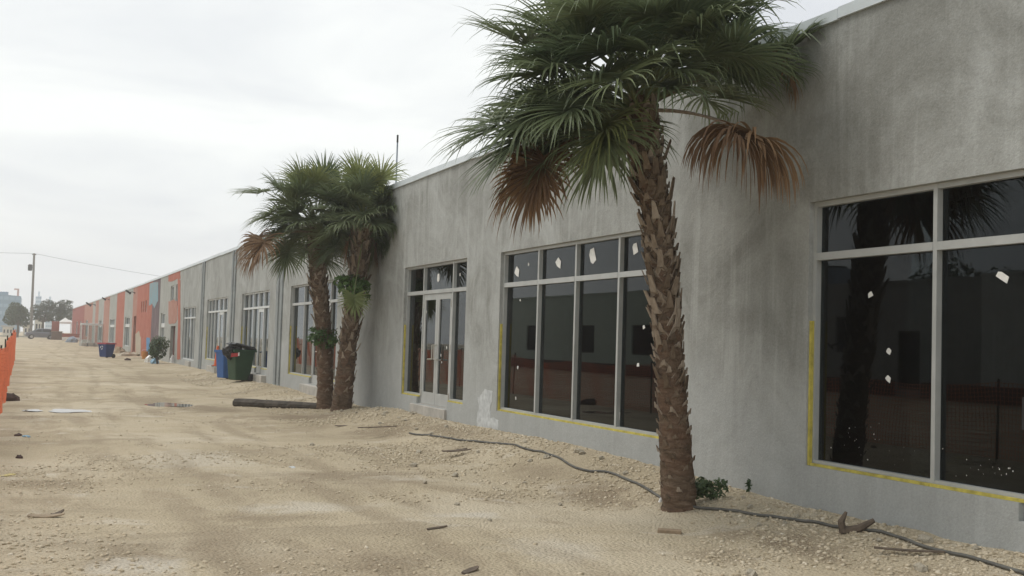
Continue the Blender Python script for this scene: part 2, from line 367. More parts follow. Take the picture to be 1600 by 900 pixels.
def gravel():
    rs = np.random.RandomState(5)
    # unit stone: icosahedron
    t = (1+5**.5)/2
    V = np.array([(-1, t, 0), (1, t, 0), (-1, -t, 0), (1, -t, 0), (0, -1, t), (0, 1, t), (0, -1, -t), (0, 1, -t), (t, 0, -1), (t, 0, 1), (-t, 0, -1), (-t, 0, 1)], float)/1.9
    Fc = np.array([(0, 11, 5), (0, 5, 1), (0, 1, 7), (0, 7, 10), (0, 10, 11), (1, 5, 9), (5, 11, 4), (11, 10, 2), (10, 7, 6), (7, 1, 8), (3, 9, 4), (3, 4, 2), (3, 2, 6), (3, 6, 8), (3, 8, 9), (4, 9, 5), (2, 4, 11), (6, 2, 10), (8, 6, 7), (9, 8, 1)])
    O8 = np.array([(1, 0, 0), (-1, 0, 0), (0, 1, 0), (0, -1, 0), (0, 0, 1), (0, 0, -1)], float)
    F8 = np.array([(0, 2, 4), (2, 1, 4), (1, 3, 4), (3, 0, 4), (2, 0, 5), (1, 2, 5), (3, 1, 5), (0, 3, 5)])
    def scatter(n, x0, x1, y0, y1, s0, s1, V, Fc, thin, pw=2.5):
        x = rs.uniform(x0, x1, n); y = y0+(y1-y0)*rs.rand(n)**1.25
        k = 2.0*fbm(x, y, .8, 77, 3)+thin(x, y)-.12 > rs.uniform(-.55, .5, n)
        ok = k & (x < WX-.03) & ~np.any([np.hypot((x-a)/(c*1.6), (y-b)/(d*2)) < 1 for a, b, c, d in PUD], axis=0)
        x = x[ok]; y = y[ok]; n = len(x)
        s = s0+(s1-s0)*rs.rand(n)**pw
        P = V[None]*(1+rs.uniform(-.35, .35, (n, len(V), 1)))*np.stack([s*rs.uniform(.7, 1.3, n), s*rs.uniform(.7, 1.3, n), s*rs.uniform(.40, .75, n)], 1)[:, None, :]
        a = rs.uniform(0, 6.28, n); c, sn = np.cos(a)[:, None], np.sin(a)[:, None]
        tl = rs.uniform(-.4, .4, n)[:, None]
        px = P[..., 0]*c-P[..., 1]*sn; py = P[..., 0]*sn+P[..., 1]*c; pz = P[..., 2]+px*tl
        z = gz(x, y)
        W = np.stack([px+x[:, None], py+y[:, None], pz+(z+s*.10)[:, None]], -1)
        W[..., 0] = np.minimum(W[..., 0], WX-.005)
        return W.reshape(-1, 3), (Fc[None]+(np.arange(n)*len(V))[:, None, None]).reshape(-1, 3)
    berm = lambda x, y: .6*sstep(5.2, 6.3, x)-.12
    parts = [scatter(38000, 4.5, 6.8, 5.6, 24, .005, .028, V, Fc, berm, 5),
             scatter(9000, 4.9, 6.8, 20, 45, .010, .04, O8, F8, berm, 3),
             scatter(34000, -1.2, 5.6, 5.8, 17, .004, .024, V, Fc, lambda x, y: .25*sstep(1.8, .4, x)*sstep(13, 8, y)-.05, 4),
             scatter(8000, -1.2, 5.6, 14, 34, .007, .026, O8, F8, lambda x, y: 0*x-.1, 4)]
    o = 0; vs = []; fs = []
    for v, f in parts: vs.append(v); fs.append(f+o); o += len(v)
    v = np.concatenate(vs); f = np.concatenate(fs)
    me = bpy.data.meshes.new('gravel'); me.vertices.add(len(v)); me.vertices.foreach_set('co', v.ravel())
    me.loops.add(f.size); me.loops.foreach_set('vertex_index', f.ravel()); me.polygons.add(len(f))
    me.polygons.foreach_set('loop_start', np.arange(0, f.size, 3)); me.update(calc_edges=True); me.validate()
    me.materials.append(MT['gravel'])
    ob = bpy.data.objects.new('gravel', me); COL.objects.link(ob)
    tag(ob, 'loose pale limestone gravel strewn over the lot and along the wall', 'gravel', kind='stuff')
gravel()

def puddle(cx, cy, ax, ay, seed):
    rng = random.Random(seed); mb = MB(); n = 40; vs = []
    for k in range(n):
        a = 2*math.pi*k/n; r = 1+.16*math.sin(3*a+seed)+.10*math.sin(5*a+seed*2)+rng.uniform(-.05, .05)
        vs.append((cx+ax*1.35*r*math.cos(a), cy+ay*1.3*r*math.sin(a), -.012))
    mb.add(vs, [tuple(range(n))]); o = mb.build('puddle', 'water', org=(cx, cy, -.012)); o['kind'] = 'structure'
for i, p in enumerate(PUD): puddle(*p, i+2)

# far road verge: kerb, grass strip and street beyond the lot
MT['kerb'] = M('kerb_concrete', (.5, .48, .44), .9, .15, 1)
MT['grass'] = M('verge_grass', (.085, .12, .045), .95, .35, .6, .05, 8)
MT['asphalt'] = M('street_asphalt', (.07, .07, .068), .95, .2, .5)
k = MB().box(-160, 120, 219.4, 220, -.1, .16).build('kerb', 'kerb'); k['kind'] = 'structure'
k = MB().box(-160, 120, 220, 233, -.1, .14).build('grass_verge', 'grass'); k['kind'] = 'structure'
k = MB().box(-300, 300, 236, 247, -.1, .06).build('street', 'asphalt'); k['kind'] = 'structure'

# ------------------------------------------------------------------ the long building
def roof_z(s): return float(np.interp(s, [-10, 60, 91, 150, 216], [4.88, 4.90, 4.98, 5.22, 5.5]))
def wall_panel(parent, org, s0, s1, openings, mat, X=WX, th=.22, name='wall', zb=-.3, flip=1, top=None):
    """Wall face at X looking towards -flip*X with rectangular openings and their reveals."""
    S = sorted({s0, s1, *[min(max(a, s0), s1) for o in openings for a in o[:2]]}); Zs = sorted({zb, *[a for o in openings for a in o[2:]]})
    tz = top or (lambda s: roof_z(s)-.10)
    Zs.append(None)
    def zz(i, s): return tz(s) if Zs[i] is None else Zs[i]
    ns, nz_ = len(S)-1, len(Zs)-1
    def hole(i, j):
        if i < 0 or j < 0 or i >= ns or j >= nz_: return None
        sm = (S[i]+S[i+1])/2; zt = zz(j+1, sm); zm = (zz(j, sm)+zt)/2
        return any(a < sm < b and c < zm < d for a, b, c, d in openings)
    mb = MB(); X2 = X+th*flip
    for i in range(ns):
        for j in range(nz_):
            a, b = S[i], S[i+1]; q = [(a, zz(j, a)), (b, zz(j, b)), (b, zz(j+1, b)), (a, zz(j+1, a))]
            if not hole(i, j):
                mb.add([(X, y, z) for y, z in q], [(0, 3, 2, 1)]); mb.add([(X2, y, z) for y, z in q], [(0, 1, 2, 3)])
                for (di, dj, p1, p2) in ((-1, 0, q[0], q[3]), (1, 0, q[1], q[2]), (0, -1, q[0], q[1]), (0, 1, q[3], q[2])):
                    if hole(i+di, j+dj) is not False:
                        mb.add([(X, *p1), (X, *p2), (X2, *p2), (X2, *p1)], [(0, 1, 2, 3)])
    return recalc(mb.build(name, mat, parent, org=org))

FX0, FX1, GX = WX+.055, WX+.165, WX+.115
def storefront(parent, org, sl, sr, sill, head, tr, mull, door=None, far=False, foam=True, transom_mull=None, foam_top=1.95):
    """sl > sr: sl is the end farther down the wall. door = (far jamb, near jamb, threshold z, number of leaves)."""
    am = 'alu_far' if far else 'alu'; e = .045
    mb = MB(); bars = [sl-e, sr] + [q-e/2 for q in mull]
    for a in bars:
        z0 = sill
        if door and door[1]-.03 < a+e/2 < door[0]+.03: z0 = door[2]
        mb.box(FX0, FX1, a, a+e, z0, head)
    cells = sorted([sr]+[q for q in mull]+[sl])
    spans = [(cells[i]+(e if i == 0 else e/2), cells[i+1]-(e if i == len(cells)-2 else e/2)) for i in range(len(cells)-1)]
    indoor = lambda c: door and door[1] < (c[0]+c[1])/2 < door[0]
    for c in spans:
        mb.box(FX0+.003, FX1-.003, c[0], c[1], head-e, head-.001)
        mb.box(FX0-.004, FX1-.003, c[0], c[1], tr-.035, tr+.035)
        if not indoor(c): mb.box(FX0+.003, FX1-.003, c[0], c[1], sill+.001, sill+.055)
    fr = mb.build('window_frame', am, parent, org=org); 
    def pane(a, b, z0, z1, par, x=GX):
        p = MB().box(x, x+.008, a-.012, b+.012, z0-.012, z1+.012).build('pane', 'glass', par, org=org)
    for c in spans:
        pane(c[0], c[1], tr+.035, head-e, fr)
        if indoor(c):
            n = door[3]; wd = (c[1]-c[0])/n
            for kx in range(n):
                a = c[0]+kx*wd+.006; b = c[0]+(kx+1)*wd-.006; z0 = door[2]+.012; z1 = tr-.04
                st, tp, bt = .095, .11, .22
                d = MB(); d.box(FX0+.012, FX1-.045, a, a+st, z0, z1); d.box(FX0+.012, FX1-.045, b-st, b, z0, z1)
                d.box(FX0+.0125, FX1-.0455, a+st, b-st, z1-tp, z1-.001); d.box(FX0+.0125, FX1-.0455, a+st, b-st, z0+.001, z0+bt)
                dd = d.build('door_leaf', am, parent, org=org)
                pane(a+st, b-st, z0+bt, z1-tp, dd, FX0+.035)
                # handle: a D-pull near the meeting stile
                hs = (b-st/2) if (kx == 0 and n == 2) else (a+st/2)
                sg = 1 if (kx == 0 and n == 2) else -1
                zc = z0+.98
                h = MB(); x = FX0-.055
                h.tube([(FX0+.01, hs-.0*sg, zc-.13), (x, hs, zc-.13), (x, hs, zc+.13), (FX0+.01, hs, zc+.13)], .011, 6)
                if not far: h.tube([(x, hs, zc-.13), (x-.01, hs+.2*(-sg), zc-.14), (FX0+.01, hs+.2*(-sg), zc-.14)], .013, 6)
                h.build('handle', 'steel', dd, org=org)
                for zh in (z0+.2, z0+1.05, z1-.2):
                    hb = (a+.004) if (kx == 0) else (b-.022)
                    if n == 2: MB().box(FX0-.008, FX0+.013, hb, hb+.018, zh-.06, zh+.06).build('hinge', 'steel', dd, org=org)
            MB().box(FX0-.02, FX1, c[0], c[1], door[2]-.03, door[2]+.01).build('threshold', 'steel', fr, org=org)
        else:
            pane(c[0], c[1], sill+.055, tr-.035, fr)
    if foam:
        f = MB(); x0, x1 = WX+.02, FX0-.002
        f.box(x0, x1, sl-.03, sl-.001, sill+.001, foam_top)
        f.build('yellow_foam_strip', 'yellow', fr, org=org)
        for c in spans:
            if not indoor(c):
                lo = c[0]-(e if c[0] < sr+.06 else e/2); hi = c[1]+(e-.035 if c[1] > sl-.06 else e/2)
                MB().box(x0+.002, x1, lo+.003, hi-.003, sill+.001, sill+.026).build('yellow_foam_strip', 'yellow', fr, org=org)
    return fr

O1 = Vector((WX, 26, 0))
B1 = thing('grey_warehouse', 'long low grey stucco warehouse with bare walls and new dark storefront glazing', 'building', O1)
Z_S, Z_H, Z_T = .575, 3.09, 2.565
ops = [(3.3, 8.59, Z_S, Z_H), (4.25, 6.11, .44, Z_S), (11.15, 16.22, Z_S, Z_H), (17.71, 21.15, Z_S, Z_H), (18.49, 20.16, .45, Z_S),
       (26.4, 31.75, Z_S, Z_H), (27.25, 29.1, .42, Z_S), (34.8, 39.75, Z_S, Z_H), (35.94, 36.90, .42, Z_S), (42.9, 48.2, Z_S, Z_H), (44.1, 45.2, .42, Z_S), (51.7, 56.1, .4, 2.88)]
# the wall in its bays, butted at the joints
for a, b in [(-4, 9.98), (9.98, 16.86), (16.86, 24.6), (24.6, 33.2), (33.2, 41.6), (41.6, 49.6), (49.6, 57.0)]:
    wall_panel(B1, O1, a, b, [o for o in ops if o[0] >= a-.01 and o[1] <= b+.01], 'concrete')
fW1 = storefront(B1, O1, 8.59, 3.3, Z_S, Z_H, Z_T, [7.03, 6.08, 4.27], door=(6.08, 4.27, .44, 2))
fW2 = storefront(B1, O1, 16.22, 11.15, Z_S, Z_H, Z_T, [14.90, 13.67, 12.44])
fD = storefront(B1, O1, 21.15, 17.71, Z_S, Z_H, Z_T, [20.13, 18.52], door=(20.13, 18.52, .45, 2))
fW3 = storefront(B1, O1, 31.75, 26.4, Z_S, Z_H, Z_T, [30.2, 29.07, 27.28], door=(29.07, 27.28, .42, 2))
fW4 = storefront(B1, O1, 39.75, 34.8, Z_S, Z_H, Z_T, [38.75, 37.8, 36.87, 35.97], door=(36.87, 35.97, .42, 1), far=True)
fW5 = storefront(B1, O1, 48.2, 42.9, Z_S, Z_H, Z_T, [47.3, 46.4, 45.17, 44.13], door=(45.17, 44.13, .42, 1), far=True)
fW6 = storefront(B1, O1, 56.1, 51.7, .4, 2.88, 2.38, [54.9, 53.7, 52.7], door=None, far=True, foam=False)
def bx(mat, name, x0, x1, y0, y1, z0, z1, par=B1, org=O1, bv=0):
    o = MB().box(x0, x1, y0, y1, z0, z1).build(name, mat, par, org=org)
    if bv: bevel(o, bv)
    return o
bx('step', 'door_step', WX-.045, WX+.05, 18.49, 20.44, -.1, .435, bv=.012)
bx('concrete', 'door_step', WX-.004, WX+.05, 4.2, 6.16, -.1, .428)
bx('step', 'door_step', WX-.16, WX+.05, 27.0, 29.5, -.1, .40, bv=.02)
bx('step', 'door_step', WX-.16, WX+.05, 34.85, 37.6, -.1, .40, bv=.02)
bx('step', 'door_step', WX-.30, WX+.05, 43.6, 45.6, -.1, .40, bv=.02)
bx('step', 'door_step', WX-.10, WX+.02, 52.6, 54.0, -.1, .36, bv=.02)
for s in (33.2, 41.6, 49.6):
    bx('pilaster', 'pilaster', WX-.045, WX+.01, s-.42, s-.12, -.2, roof_z(s)-.12, bv=.01)
    bx('pilaster', 'pilaster', WX-.045, WX+.01, s+.12, s+.42, -.2, roof_z(s)-.14, bv=.01)
# coping in lengths of sheet metal
def coping(par, org, s0, s1, step, mat='coping'):
    s = s0; rng = random.Random(int(s0))
    while s < s1-.01:
        e = min(s+step, s1); a, b = roof_z(s), roof_z(e); dx = rng.uniform(-.004, .004); dz = rng.uniform(-.008, .008)
        ring = lambda y, z: [(WX-.035+dx, y, z-.11+dz), (WX+.25, y, z-.11+dz), (WX+.25, y, z+.01+dz), (WX-.028+dx, y, z+dz)]
        o = MB().hexa(ring(s+.002, a), ring(e-.002, b)).build('coping', mat, par, org=org); recalc(o); s = e
coping(B1, O1, -4, 57, 3.05)
# shell: roof, floor, back and end walls
def shell(par, org, s0, s1, mat='concrete', ends=(True, True)):
    bx('roof', 'roof', WX+.225, 24.8, s0+.2, s1-.2, 4.45, 4.62, par, org)
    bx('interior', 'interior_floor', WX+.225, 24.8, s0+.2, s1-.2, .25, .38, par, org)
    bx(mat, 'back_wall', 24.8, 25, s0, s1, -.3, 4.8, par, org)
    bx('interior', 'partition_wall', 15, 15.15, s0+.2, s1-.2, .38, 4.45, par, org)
    if ends[0]: bx(mat, 'end_wall', WX+.222, 24.799, s0, s0+.2, -.3, roof_z(s0)-.11, par, org)
    if ends[1]: bx(mat, 'end_wall', WX+.222, 24.799, s1-.2, s1, -.3, roof_z(s1)-.11, par, org)
shell(B1, O1, -4, 57)
# stickers left on the panes, small white flecks on the glass, white primer patch, lock box
def sticker(fr, px, py, w_, h_, seed, x=GX-.004):
    rng = random.Random(seed); c = on_wall(px, py, x); a = rng.uniform(-.6, .6); q = []
    for u, v in ((-1, -1), (.2, -1.1), (1, -.8), (.85, .5), (.5, 1), (-.8, .9)):
        u *= w_*.72*rng.uniform(.7, 1.1); v *= h_/2*rng.uniform(.8, 1.1)
        q.append((c.y+u*math.cos(a)-v*math.sin(a), c.z+u*math.sin(a)+v*math.cos(a)))
    MB().prism(q, 'x', x-.003, x).build('sticker', 'paper', fr, org=O1)
for i, (x, y, a, b) in enumerate([(808, 424, .13, .13), (826, 413, .03, .05), (873, 410, .13, .12), (926, 400, .13, .2), (993, 388, .10, .15), (813, 469, .03, .03), (809, 574, .03, .05), (806, 622, .03, .05), (1006, 511, .04, .05), (997, 570, .05, .05), (968, 650, .02, .10)]): sticker(fW2, x, y, a, b, i)
for i, (x, y, a, b) in enumerate([(1567, 432, .09, .06), (1360, 460, .045, .05), (1389, 549, .05, .05), (1388, 591, .05, .05)]): sticker(fW1, x, y, a, b, 20+i)
for i, (x, y, a, b) in enumerate([(685, 433, .09, .16), (719, 429, .03, .05), (666, 487, .06, .06), (698, 543, .03, .05), (689, 555, .03, .05), (690, 566, .03, .04)]): sticker(fD, x, y, a, b, 40+i, FX0+.03 if y > 460 else GX-.004)
rng = random.Random(9); fl = MB()
for k in range(54):
    if k < 28: px, py = rng.gauss(1355, 38), rng.gauss(692, 16)
    else: px, py = rng.gauss(1545, 26), rng.gauss(737, 18)
    if not (1280 < px < 1588) or 1448 < px < 1468 or py > 742+(px-1460)*.15 or py > 748: continue
    c = on_wall(px, py, GX-.003); r = rng.choice((.0025, .003, .004, .007)); a = rng.uniform(0, 3)
    fl.add([(GX-.003, c.y+r*math.cos(a+t)*rng.uniform(.4, 1), c.z+r*math.sin(a+t)) for t in (0, 1.6, 3.1, 4.7)], [(0, 1, 2, 3)])
fo = fl.build('white_flecks', 'paper', fW1, org=O1); fo['kind'] = 'stuff'
def patch():
    rng = random.Random(4)
    pts = [(757, 606), (770, 612), (768, 626), (766, 640), (767, 652), (779, 655), (779, 672), (771, 673), (765, 668), (757, 672), (746, 668), (745, 650), (748, 636), (746, 622), (753, 617)]
    q = [on_wall(x, y, WX-.003) for x, y in pts]; out = []
    for i, p in enumerate(q):
        n_ = q[(i+1) % len(q)]
        for t in (0, .33, .66): r = p.lerp(n_, t); out.append((r.y+rng.uniform(-.02, .02), r.z+rng.uniform(-.02, .02)))
    return MB().prism(out, 'x', WX-.004, WX+.002).build('primer_patch', 'primer', B1, org=O1)
patch()
bx('black', 'lock_box', FX0-.05, FX0-.001, 6.045, 6.09, 1.12, 1.36)

# ------------------------------------------------------------------ painted buildings farther down
MT['red'] = concrete('salmon_paint', (.32, .10, .068), (.39, .135, .095), (.44, .19, .145))
MT['red2'] = concrete('faded_salmon_paint', (.33, .15, .115), (.39, .20, .155), (.43, .28, .235))
MT['dred'] = concrete('dark_red_paint', (.25, .075, .065), (.30, .095, .082), (.34, .12, .10))
MT['beige'] = concrete('bare_beige_render', (.33, .28, .21), (.42, .36, .28), (.48, .43, .35))
MT['lgrey'] = concrete('light_grey_render', (.27, .275, .25), (.35, .355, .33), (.42, .42, .40))
MT['mural_blue'] = M('mural_blue', (.16, .30, .36), .8, .3, 1.2, c2=(.25, .27, .27))
MT['mural_purple'] = M('mural_purple', (.16, .115, .125), .85, .4, 1.0)
MT['blue_panel'] = M('blue_panel', (.06, .22, .42), .6, .15, 2)
MT['clear_glass'] = glassm('clear_porch_glass', 1.3, (.8, .84, .84))
MT['door_red'] = M('dark_red_door', (.10, .03, .025), .7, .3, 3)
O2 = Vector((WX, 65, 0)); O3 = Vector((WX, 98, 0)); O4 = Vector((WX, 145, 0))
def S_(x): return on_wall(x, 505+.03*x).y
def small_window(par, org, a, b, z0, z1, split=None, bars=0, mat='alu_far'):
    mb = MB(); e = .06
    mb.box(FX0, FX1, a, a+e, z0, z1); mb.box(FX0, FX1, b-e, b, z0, z1)
    mb.box(FX0+.002, FX1-.002, a+e, b-e, z0+.001, z0+e); mb.box(FX0+.002, FX1-.002, a+e, b-e, z1-e, z1-.001)
    if split: mb.box(FX0-.02, FX1-.004, a+e, b-e, split-.12, split+.12)
    for k in range(bars):
        s = a+(b-a)*(k+1)/(bars+1); mb.box(FX0+.004, FX1-.006, s-.03, s+.03, z0+e, z1-e)
    fr = mb.build('window_frame', mat, par, org=org)
    zs = [(z0+e, z1-e)] if not split else [(z0+e, split-.12), (split+.12, z1-e)]
    for q0, q1 in zs: MB().box(GX, GX+.008, a+e, b-e, q0, q1).build('pane', 'glass', fr, org=org)
    return fr
def panelset(par, org, lst):
    for a, b, mat, wins, doors in lst:
        wall_panel(par, org, a, b, [w_[:4] for w_ in wins]+[d[:4] for d in doors], mat, name='wall_panel')
        for w_ in wins: small_window(par, org, *w_)
        for d in doors:
            dd = bx('door_red', 'door', WX+.16, WX+.2, d[0], d[1], d[2], d[3], par, org)
            MB().box(WX+.12, WX+.16, d[0]+.12, d[0]+.2, 1.2, 1.35).build('handle', 'steel', dd, org=org)
B2 = thing('salmon_warehouse', 'salmon painted warehouse with murals beside the bare grey one, bush at its foot', 'building', O2)
panelset(B2, O2, [
    (57.0, 62.6, 'lgrey', [(58.3, 59.6, 3.05, 4.15), (60.6, 61.9, 3.05, 4.15)], [(59.1, 61.2, .15, 2.0)]),
    (62.6, 67.2, 'lgrey', [(64.2, 66.3, 1.05, 2.75, 2.05, 1)], []),
    (67.2, 71.7, 'mural_purple', [], []),
    (71.7, 82.3, 'red', [(75.2, 76.0, 2.95, 3.7), (76.7, 77.5, 2.95, 3.7), (78.2, 79.0, 2.95, 3.7)], []),
    (82.3, 85.9, 'red2', [], [(82.5, 84.6, .1, 2.75)])])
# mural field, bare patches: thin skins of paint and render on the wall
def skin(par, org, mat, pts, name, x=WX-.012):
    q = []; rng = random.Random(len(pts)+int(pts[0][0]))
    P = [on_wall(a, b, x) for a, b in pts]
    for i, p in enumerate(P):
        n_ = P[(i+1) % len(P)]
        for t in (0, .25, .5, .75): r = p.lerp(n_, t); q.append((r.y+rng.uniform(-.06, .06), r.z+rng.uniform(-.06, .06)))
    return recalc(MB().prism(q, 'x', x, WX+.01).build(name, mat, par, org=org))
skin(B2, O2, 'mural_blue', [(234, 442), (246.8, 440), (246.8, 470), (241, 482), (237, 474), (232.5, 478)], 'mural_field')
skin(B2, O2, 'blue_panel', [(228.5, 528), (234, 527), (234, 555), (228.5, 555)], 'blue_board')
skin(B2, O2, 'beige', [(211.5, 522), (217, 518), (220, 530), (219.5, 557), (212, 556)], 'bare_patch')
skin(B2, O2, 'red', [(263, 428.5), (281.5, 421.5), (281.5, 436), (263, 440)], 'paint_field')
skin(B2, O2, 'red', [(277.5, 438), (281.6, 437), (281.6, 561), (276.5, 562), (278, 500)], 'paint_field')
skin(B2, O2, 'red2', [(263, 472), (270, 468), (277, 470), (277, 500), (272, 507), (263.2, 505)], 'paint_field')
coping(B2, O2, 57, 85.9, 4.8); shell(B2, O2, 57, 85.9, ends=(False, True))
B3 = thing('striped_warehouse', 'warehouse painted in broad salmon and grey vertical stripes with glazed porch', 'building', O3)
panelset(B3, O3, [
    (85.9, 93.9, 'lgrey', [(88.2, 92.6, .5, 2.75, 2.1, 1)], []), (93.9, 102.6, 'red', [], []),
    (102.6, 112.2, 'lgrey', [(104.5, 110.8, .5, 2.75, 2.1, 2)], []), (112.2, 121.4, 'red2', [], []),
    (121.4, 130.9, 'lgrey', [(124, 128.6, .5, 2.75, 2.1, 1)], []), (130.9, 137.6, 'red2', [], []), (137.6, 143.5, 'lgrey', [], []), (143.5, 150, 'red2', [], [])])
coping(B3, O3, 85.9, 150, 8); shell(B3, O3, 85.9, 150, ends=(False, True))
# the glazed porch that stands out from its wall
pm = MB(); 
for x in (4.72, 5.35, 5.98, 6.70): pm.box(x, x+.09, 121.0, 121.1, 0, 2.15)
pm.box(4.70, 6.80, 120.98, 121.12, 2.15, 2.3); pm.box(4.72, 4.81, 121.12, 124, 2.15, 2.3); pm.box(4.72, 4.81, 123.9, 124, 0, 2.15)
pf = pm.build('porch_frame', 'alu_far', B3, org=O3)
for x in (4.82, 5.45, 6.08): MB().box(x, x+.52 if x < 6 else 6.69, 121.04, 121.05, .35, 2.15).build('pane', 'clear_glass', pf, org=O3)
MB().box(4.74, 6.8, 121.1, 124, 2.3, 2.36).build('porch_roof', 'alu_far', B3, org=O3)
MB().box(4.82, 6.68, 121.0, 121.1, 0, .34).build('porch_kerb', 'step', B3, org=O3)
B4 = thing('dark_red_warehouse', 'dark red painted warehouse at the far end of the row', 'building', O4)
panelset(B4, O4, [(150, 166.5, 'red2', [(155, 161, .8, 3.0, None, 2)], []), (166.5, 216, 'dred', [(176, 180, .8, 3.0), (190, 195, .8, 3.0)], [(184, 186, .1, 2.4)])])
coping(B4, O4, 150, 216, 11); shell(B4, O4, 150, 216, mat='dred', ends=(False, True))
# floodlights on brackets
def floodlight(px, py, lab, s=1.):
    c = on_wall(px, py); r = thing('floodlight', lab, 'wall lamp', c, group=None)
    MB().tube([(0, 0, .1*s), (-.35*s, 0, .22*s), (-.75*s, 0, .1*s)], .04*s, 6).build('bracket', 'steel_dark', r)
    h = MB().hexa([(-1.15*s, -.28*s, .32*s), (-.55*s, -.28*s, -.12*s), (-.55*s, .28*s, -.12*s), (-1.15*s, .28*s, .32*s)], [(-1.05*s, -.2*s, .45*s), (-.42*s, -.2*s, .08*s), (-.42*s, .2*s, .08*s), (-1.05*s, .2*s, .45*s)])
    recalc(h.build('lamp_head', 'steel_dark', r)); MB().box(-.06*s, .02, -.1*s, .1*s, -.02, .2*s).build('wall_plate', 'steel_dark', r)
floodlight(211, 459, 'dark floodlight bracket high on the salmon wall above the dark doorway', .6)
floodlight(170.5, 469, 'dark floodlight high on faded salmon stripe between two grey stripes', .6)
floodlight(149, 478, 'dark floodlight on the wall above the glazed porch', .95)
floodlight(117, 485.5, 'dark floodlight on the dark red end warehouse', .9)

MT['greyblue'] = M('grey_blue_metal', (.22, .26, .31), .7, .25, 3)
# roof mast
ms = thing('antenna_mast', 'thin whip antenna mast standing on the grey warehouse roof', 'antenna', (8.6, 27.9, 4.62))
b_ = at_Y(619, 280, 27.9); t_ = at_Y(621, 212, 27.9)
ms.location = (b_.x, 27.9, 4.62)
hgt = t_.z-4.62
MB().tube([(0, 0, 0), (0, 0, hgt)], .02, 6).build('pole', 'greyblue', ms); MB().tube([(0, 0, hgt-.18), (0, 0, hgt+.02)], .026, 8).build('tip', 'steel_dark', ms)
MB().box(-.12, .12, -.12, .12, 0, .05).build('base_plate', 'steel_dark', ms)

# ------------------------------------------------------------------ palms
DN = Vector((0, 0, -1))
def clampw(p, d=0.0):
    if p.x > WX-.03-d and p.z < 5.02: p.x = WX-.03-d
    return p
def frond(rng, start, hub, axis, Lf, n=46, spread=2.0, droop=.8, W=.033, costa=.17, fold=.22, pet=True, early=.12):
    """A costapalmate fan leaf: stalk, then many narrow pleated leaflets that bend under their own weight."""
    axis = axis.normalized(); mb = MB(); mp_ = MB()
    if pet:
        mid = (start+hub)/2+Vector((0, 0, .12*(hub-start).length)); pts = []
        for k in range(7):
            t = k/6; pts.append(clampw(start*(1-t)**2+mid*2*t*(1-t)+hub*t*t, .01))
        mp_.tube(pts, [.022, .019, .017, .015, .013, .011, .009], 5)
    side = axis.cross(Vector((0, 0, 1)))
    if side.length < .15: side = axis.cross(Vector((rng.uniform(-1, 1), rng.uniform(-1, 1), .1)))
    side.normalize()
    tw = rng.uniform(-.5, .5); side = (Matrix.Rotation(tw, 3, axis) @ side); nrm = side.cross(axis).normalized()
    prof = (.45, .85, 1., .95, .8, .55, .28, .04)
    # the costa bends down through the blade
    cp = [hub.copy()]; cdv = axis.copy()
    for k in range(6): cdv = (cdv+DN*.10*droop).normalized(); cp.append(cp[-1]+cdv*costa/6)
    for i in range(n):
        t = -1+2*(i+.5)/n; a = t*spread+rng.uniform(-.04, .04)
        u0_ = (1-abs(t))**.8; kc = u0_*5.99; kk = int(kc); p = cp[kk].lerp(cp[kk+1], kc-kk)
        d = (axis*math.cos(a) + side*math.sin(a) + nrm*(fold*abs(math.sin(a))+rng.uniform(-.10, .10))).normalized()
        ln = Lf*(.80+.20*math.cos(a*.8))*rng.uniform(.86, 1.1); dr = droop*rng.uniform(.6, 1.5); prev = None
        kink = rng.uniform(.45, .9) if rng.random() < .3 else 9
        seg = 7; st = ln/seg; pts = []
        for s in range(seg+1):
            u = s/seg; wv = d.cross(nrm)
            if wv.length < .05: wv = side
            wv = wv.normalized()*W*prof[s]*.5; up = wv.cross(d).normalized()*W*prof[s]*.22
            q = clampw(p.copy(), rng.uniform(0, .03)); pts += [q-wv+up, q, q+wv+up]
            d = (d+DN*dr*st*(early+1.9*u**3)+DN*(.8 if u > kink else 0)+Vector((rng.uniform(-.03, .03), rng.uniform(-.03, .03), 0))).normalized(); p = q+d*st
            if u > kink: kink = 9
        fs = []
        for s in range(seg): b = s*3; fs += [(b, b+1, b+4, b+3), (b+1, b+2, b+5, b+4)]
        mb.add(pts, fs)
    return mb, mp_
def leaf_base(rng, stub=True):
    """Old split leaf base ('boot'): two straps wrapping the trunk that meet and stand off as a stub. Local: x tangent, y outward, z up."""
    mb = MB(); wv = rng.uniform(.085, .12); h = rng.uniform(.13, .19); st = rng.uniform(.05, .19); ang = rng.uniform(.08, .42)
    if not stub: st = rng.uniform(.015, .04)
    top = Vector((rng.uniform(-.02, .02), .045, 0)); tip = top+Vector((rng.uniform(-.025, .025), st*math.sin(ang)+.01, st*math.cos(ang)))
    for s in (-1, 1):
        lo = Vector((s*wv, -.035, -h))
        w0, w1 = .034, .036; th = .016
        mb.hexa([lo+Vector((-w0, 0, 0)), lo+Vector((w0, 0, 0)), lo+Vector((w0, -th, 0)), lo+Vector((-w0, -th, 0))],
                [top+Vector((-w1, 0, 0)), top+Vector((w1, 0, 0)), top+Vector((w1, -th, 0)), top+Vector((-w1, -th, 0))])
    w1, w2 = .042, rng.uniform(.012, .032)
    mb.hexa([top+Vector((-w1, .004, -.04)), top+Vector((w1, .004, -.04)), top+Vector((w1, -.02, -.04)), top+Vector((-w1, -.02, -.04))],
            [tip+Vector((-w2, .003, rng.uniform(-.02, .02))), tip+Vector((w2, .003, rng.uniform(-.02, .02))), tip+Vector((w2, -.012, 0)), tip+Vector((-w2, -.012, 0))])
    me = recalc(mb.build('leaf_base', 'boot')); d = me.data; bpy.data.objects.remove(me); return d
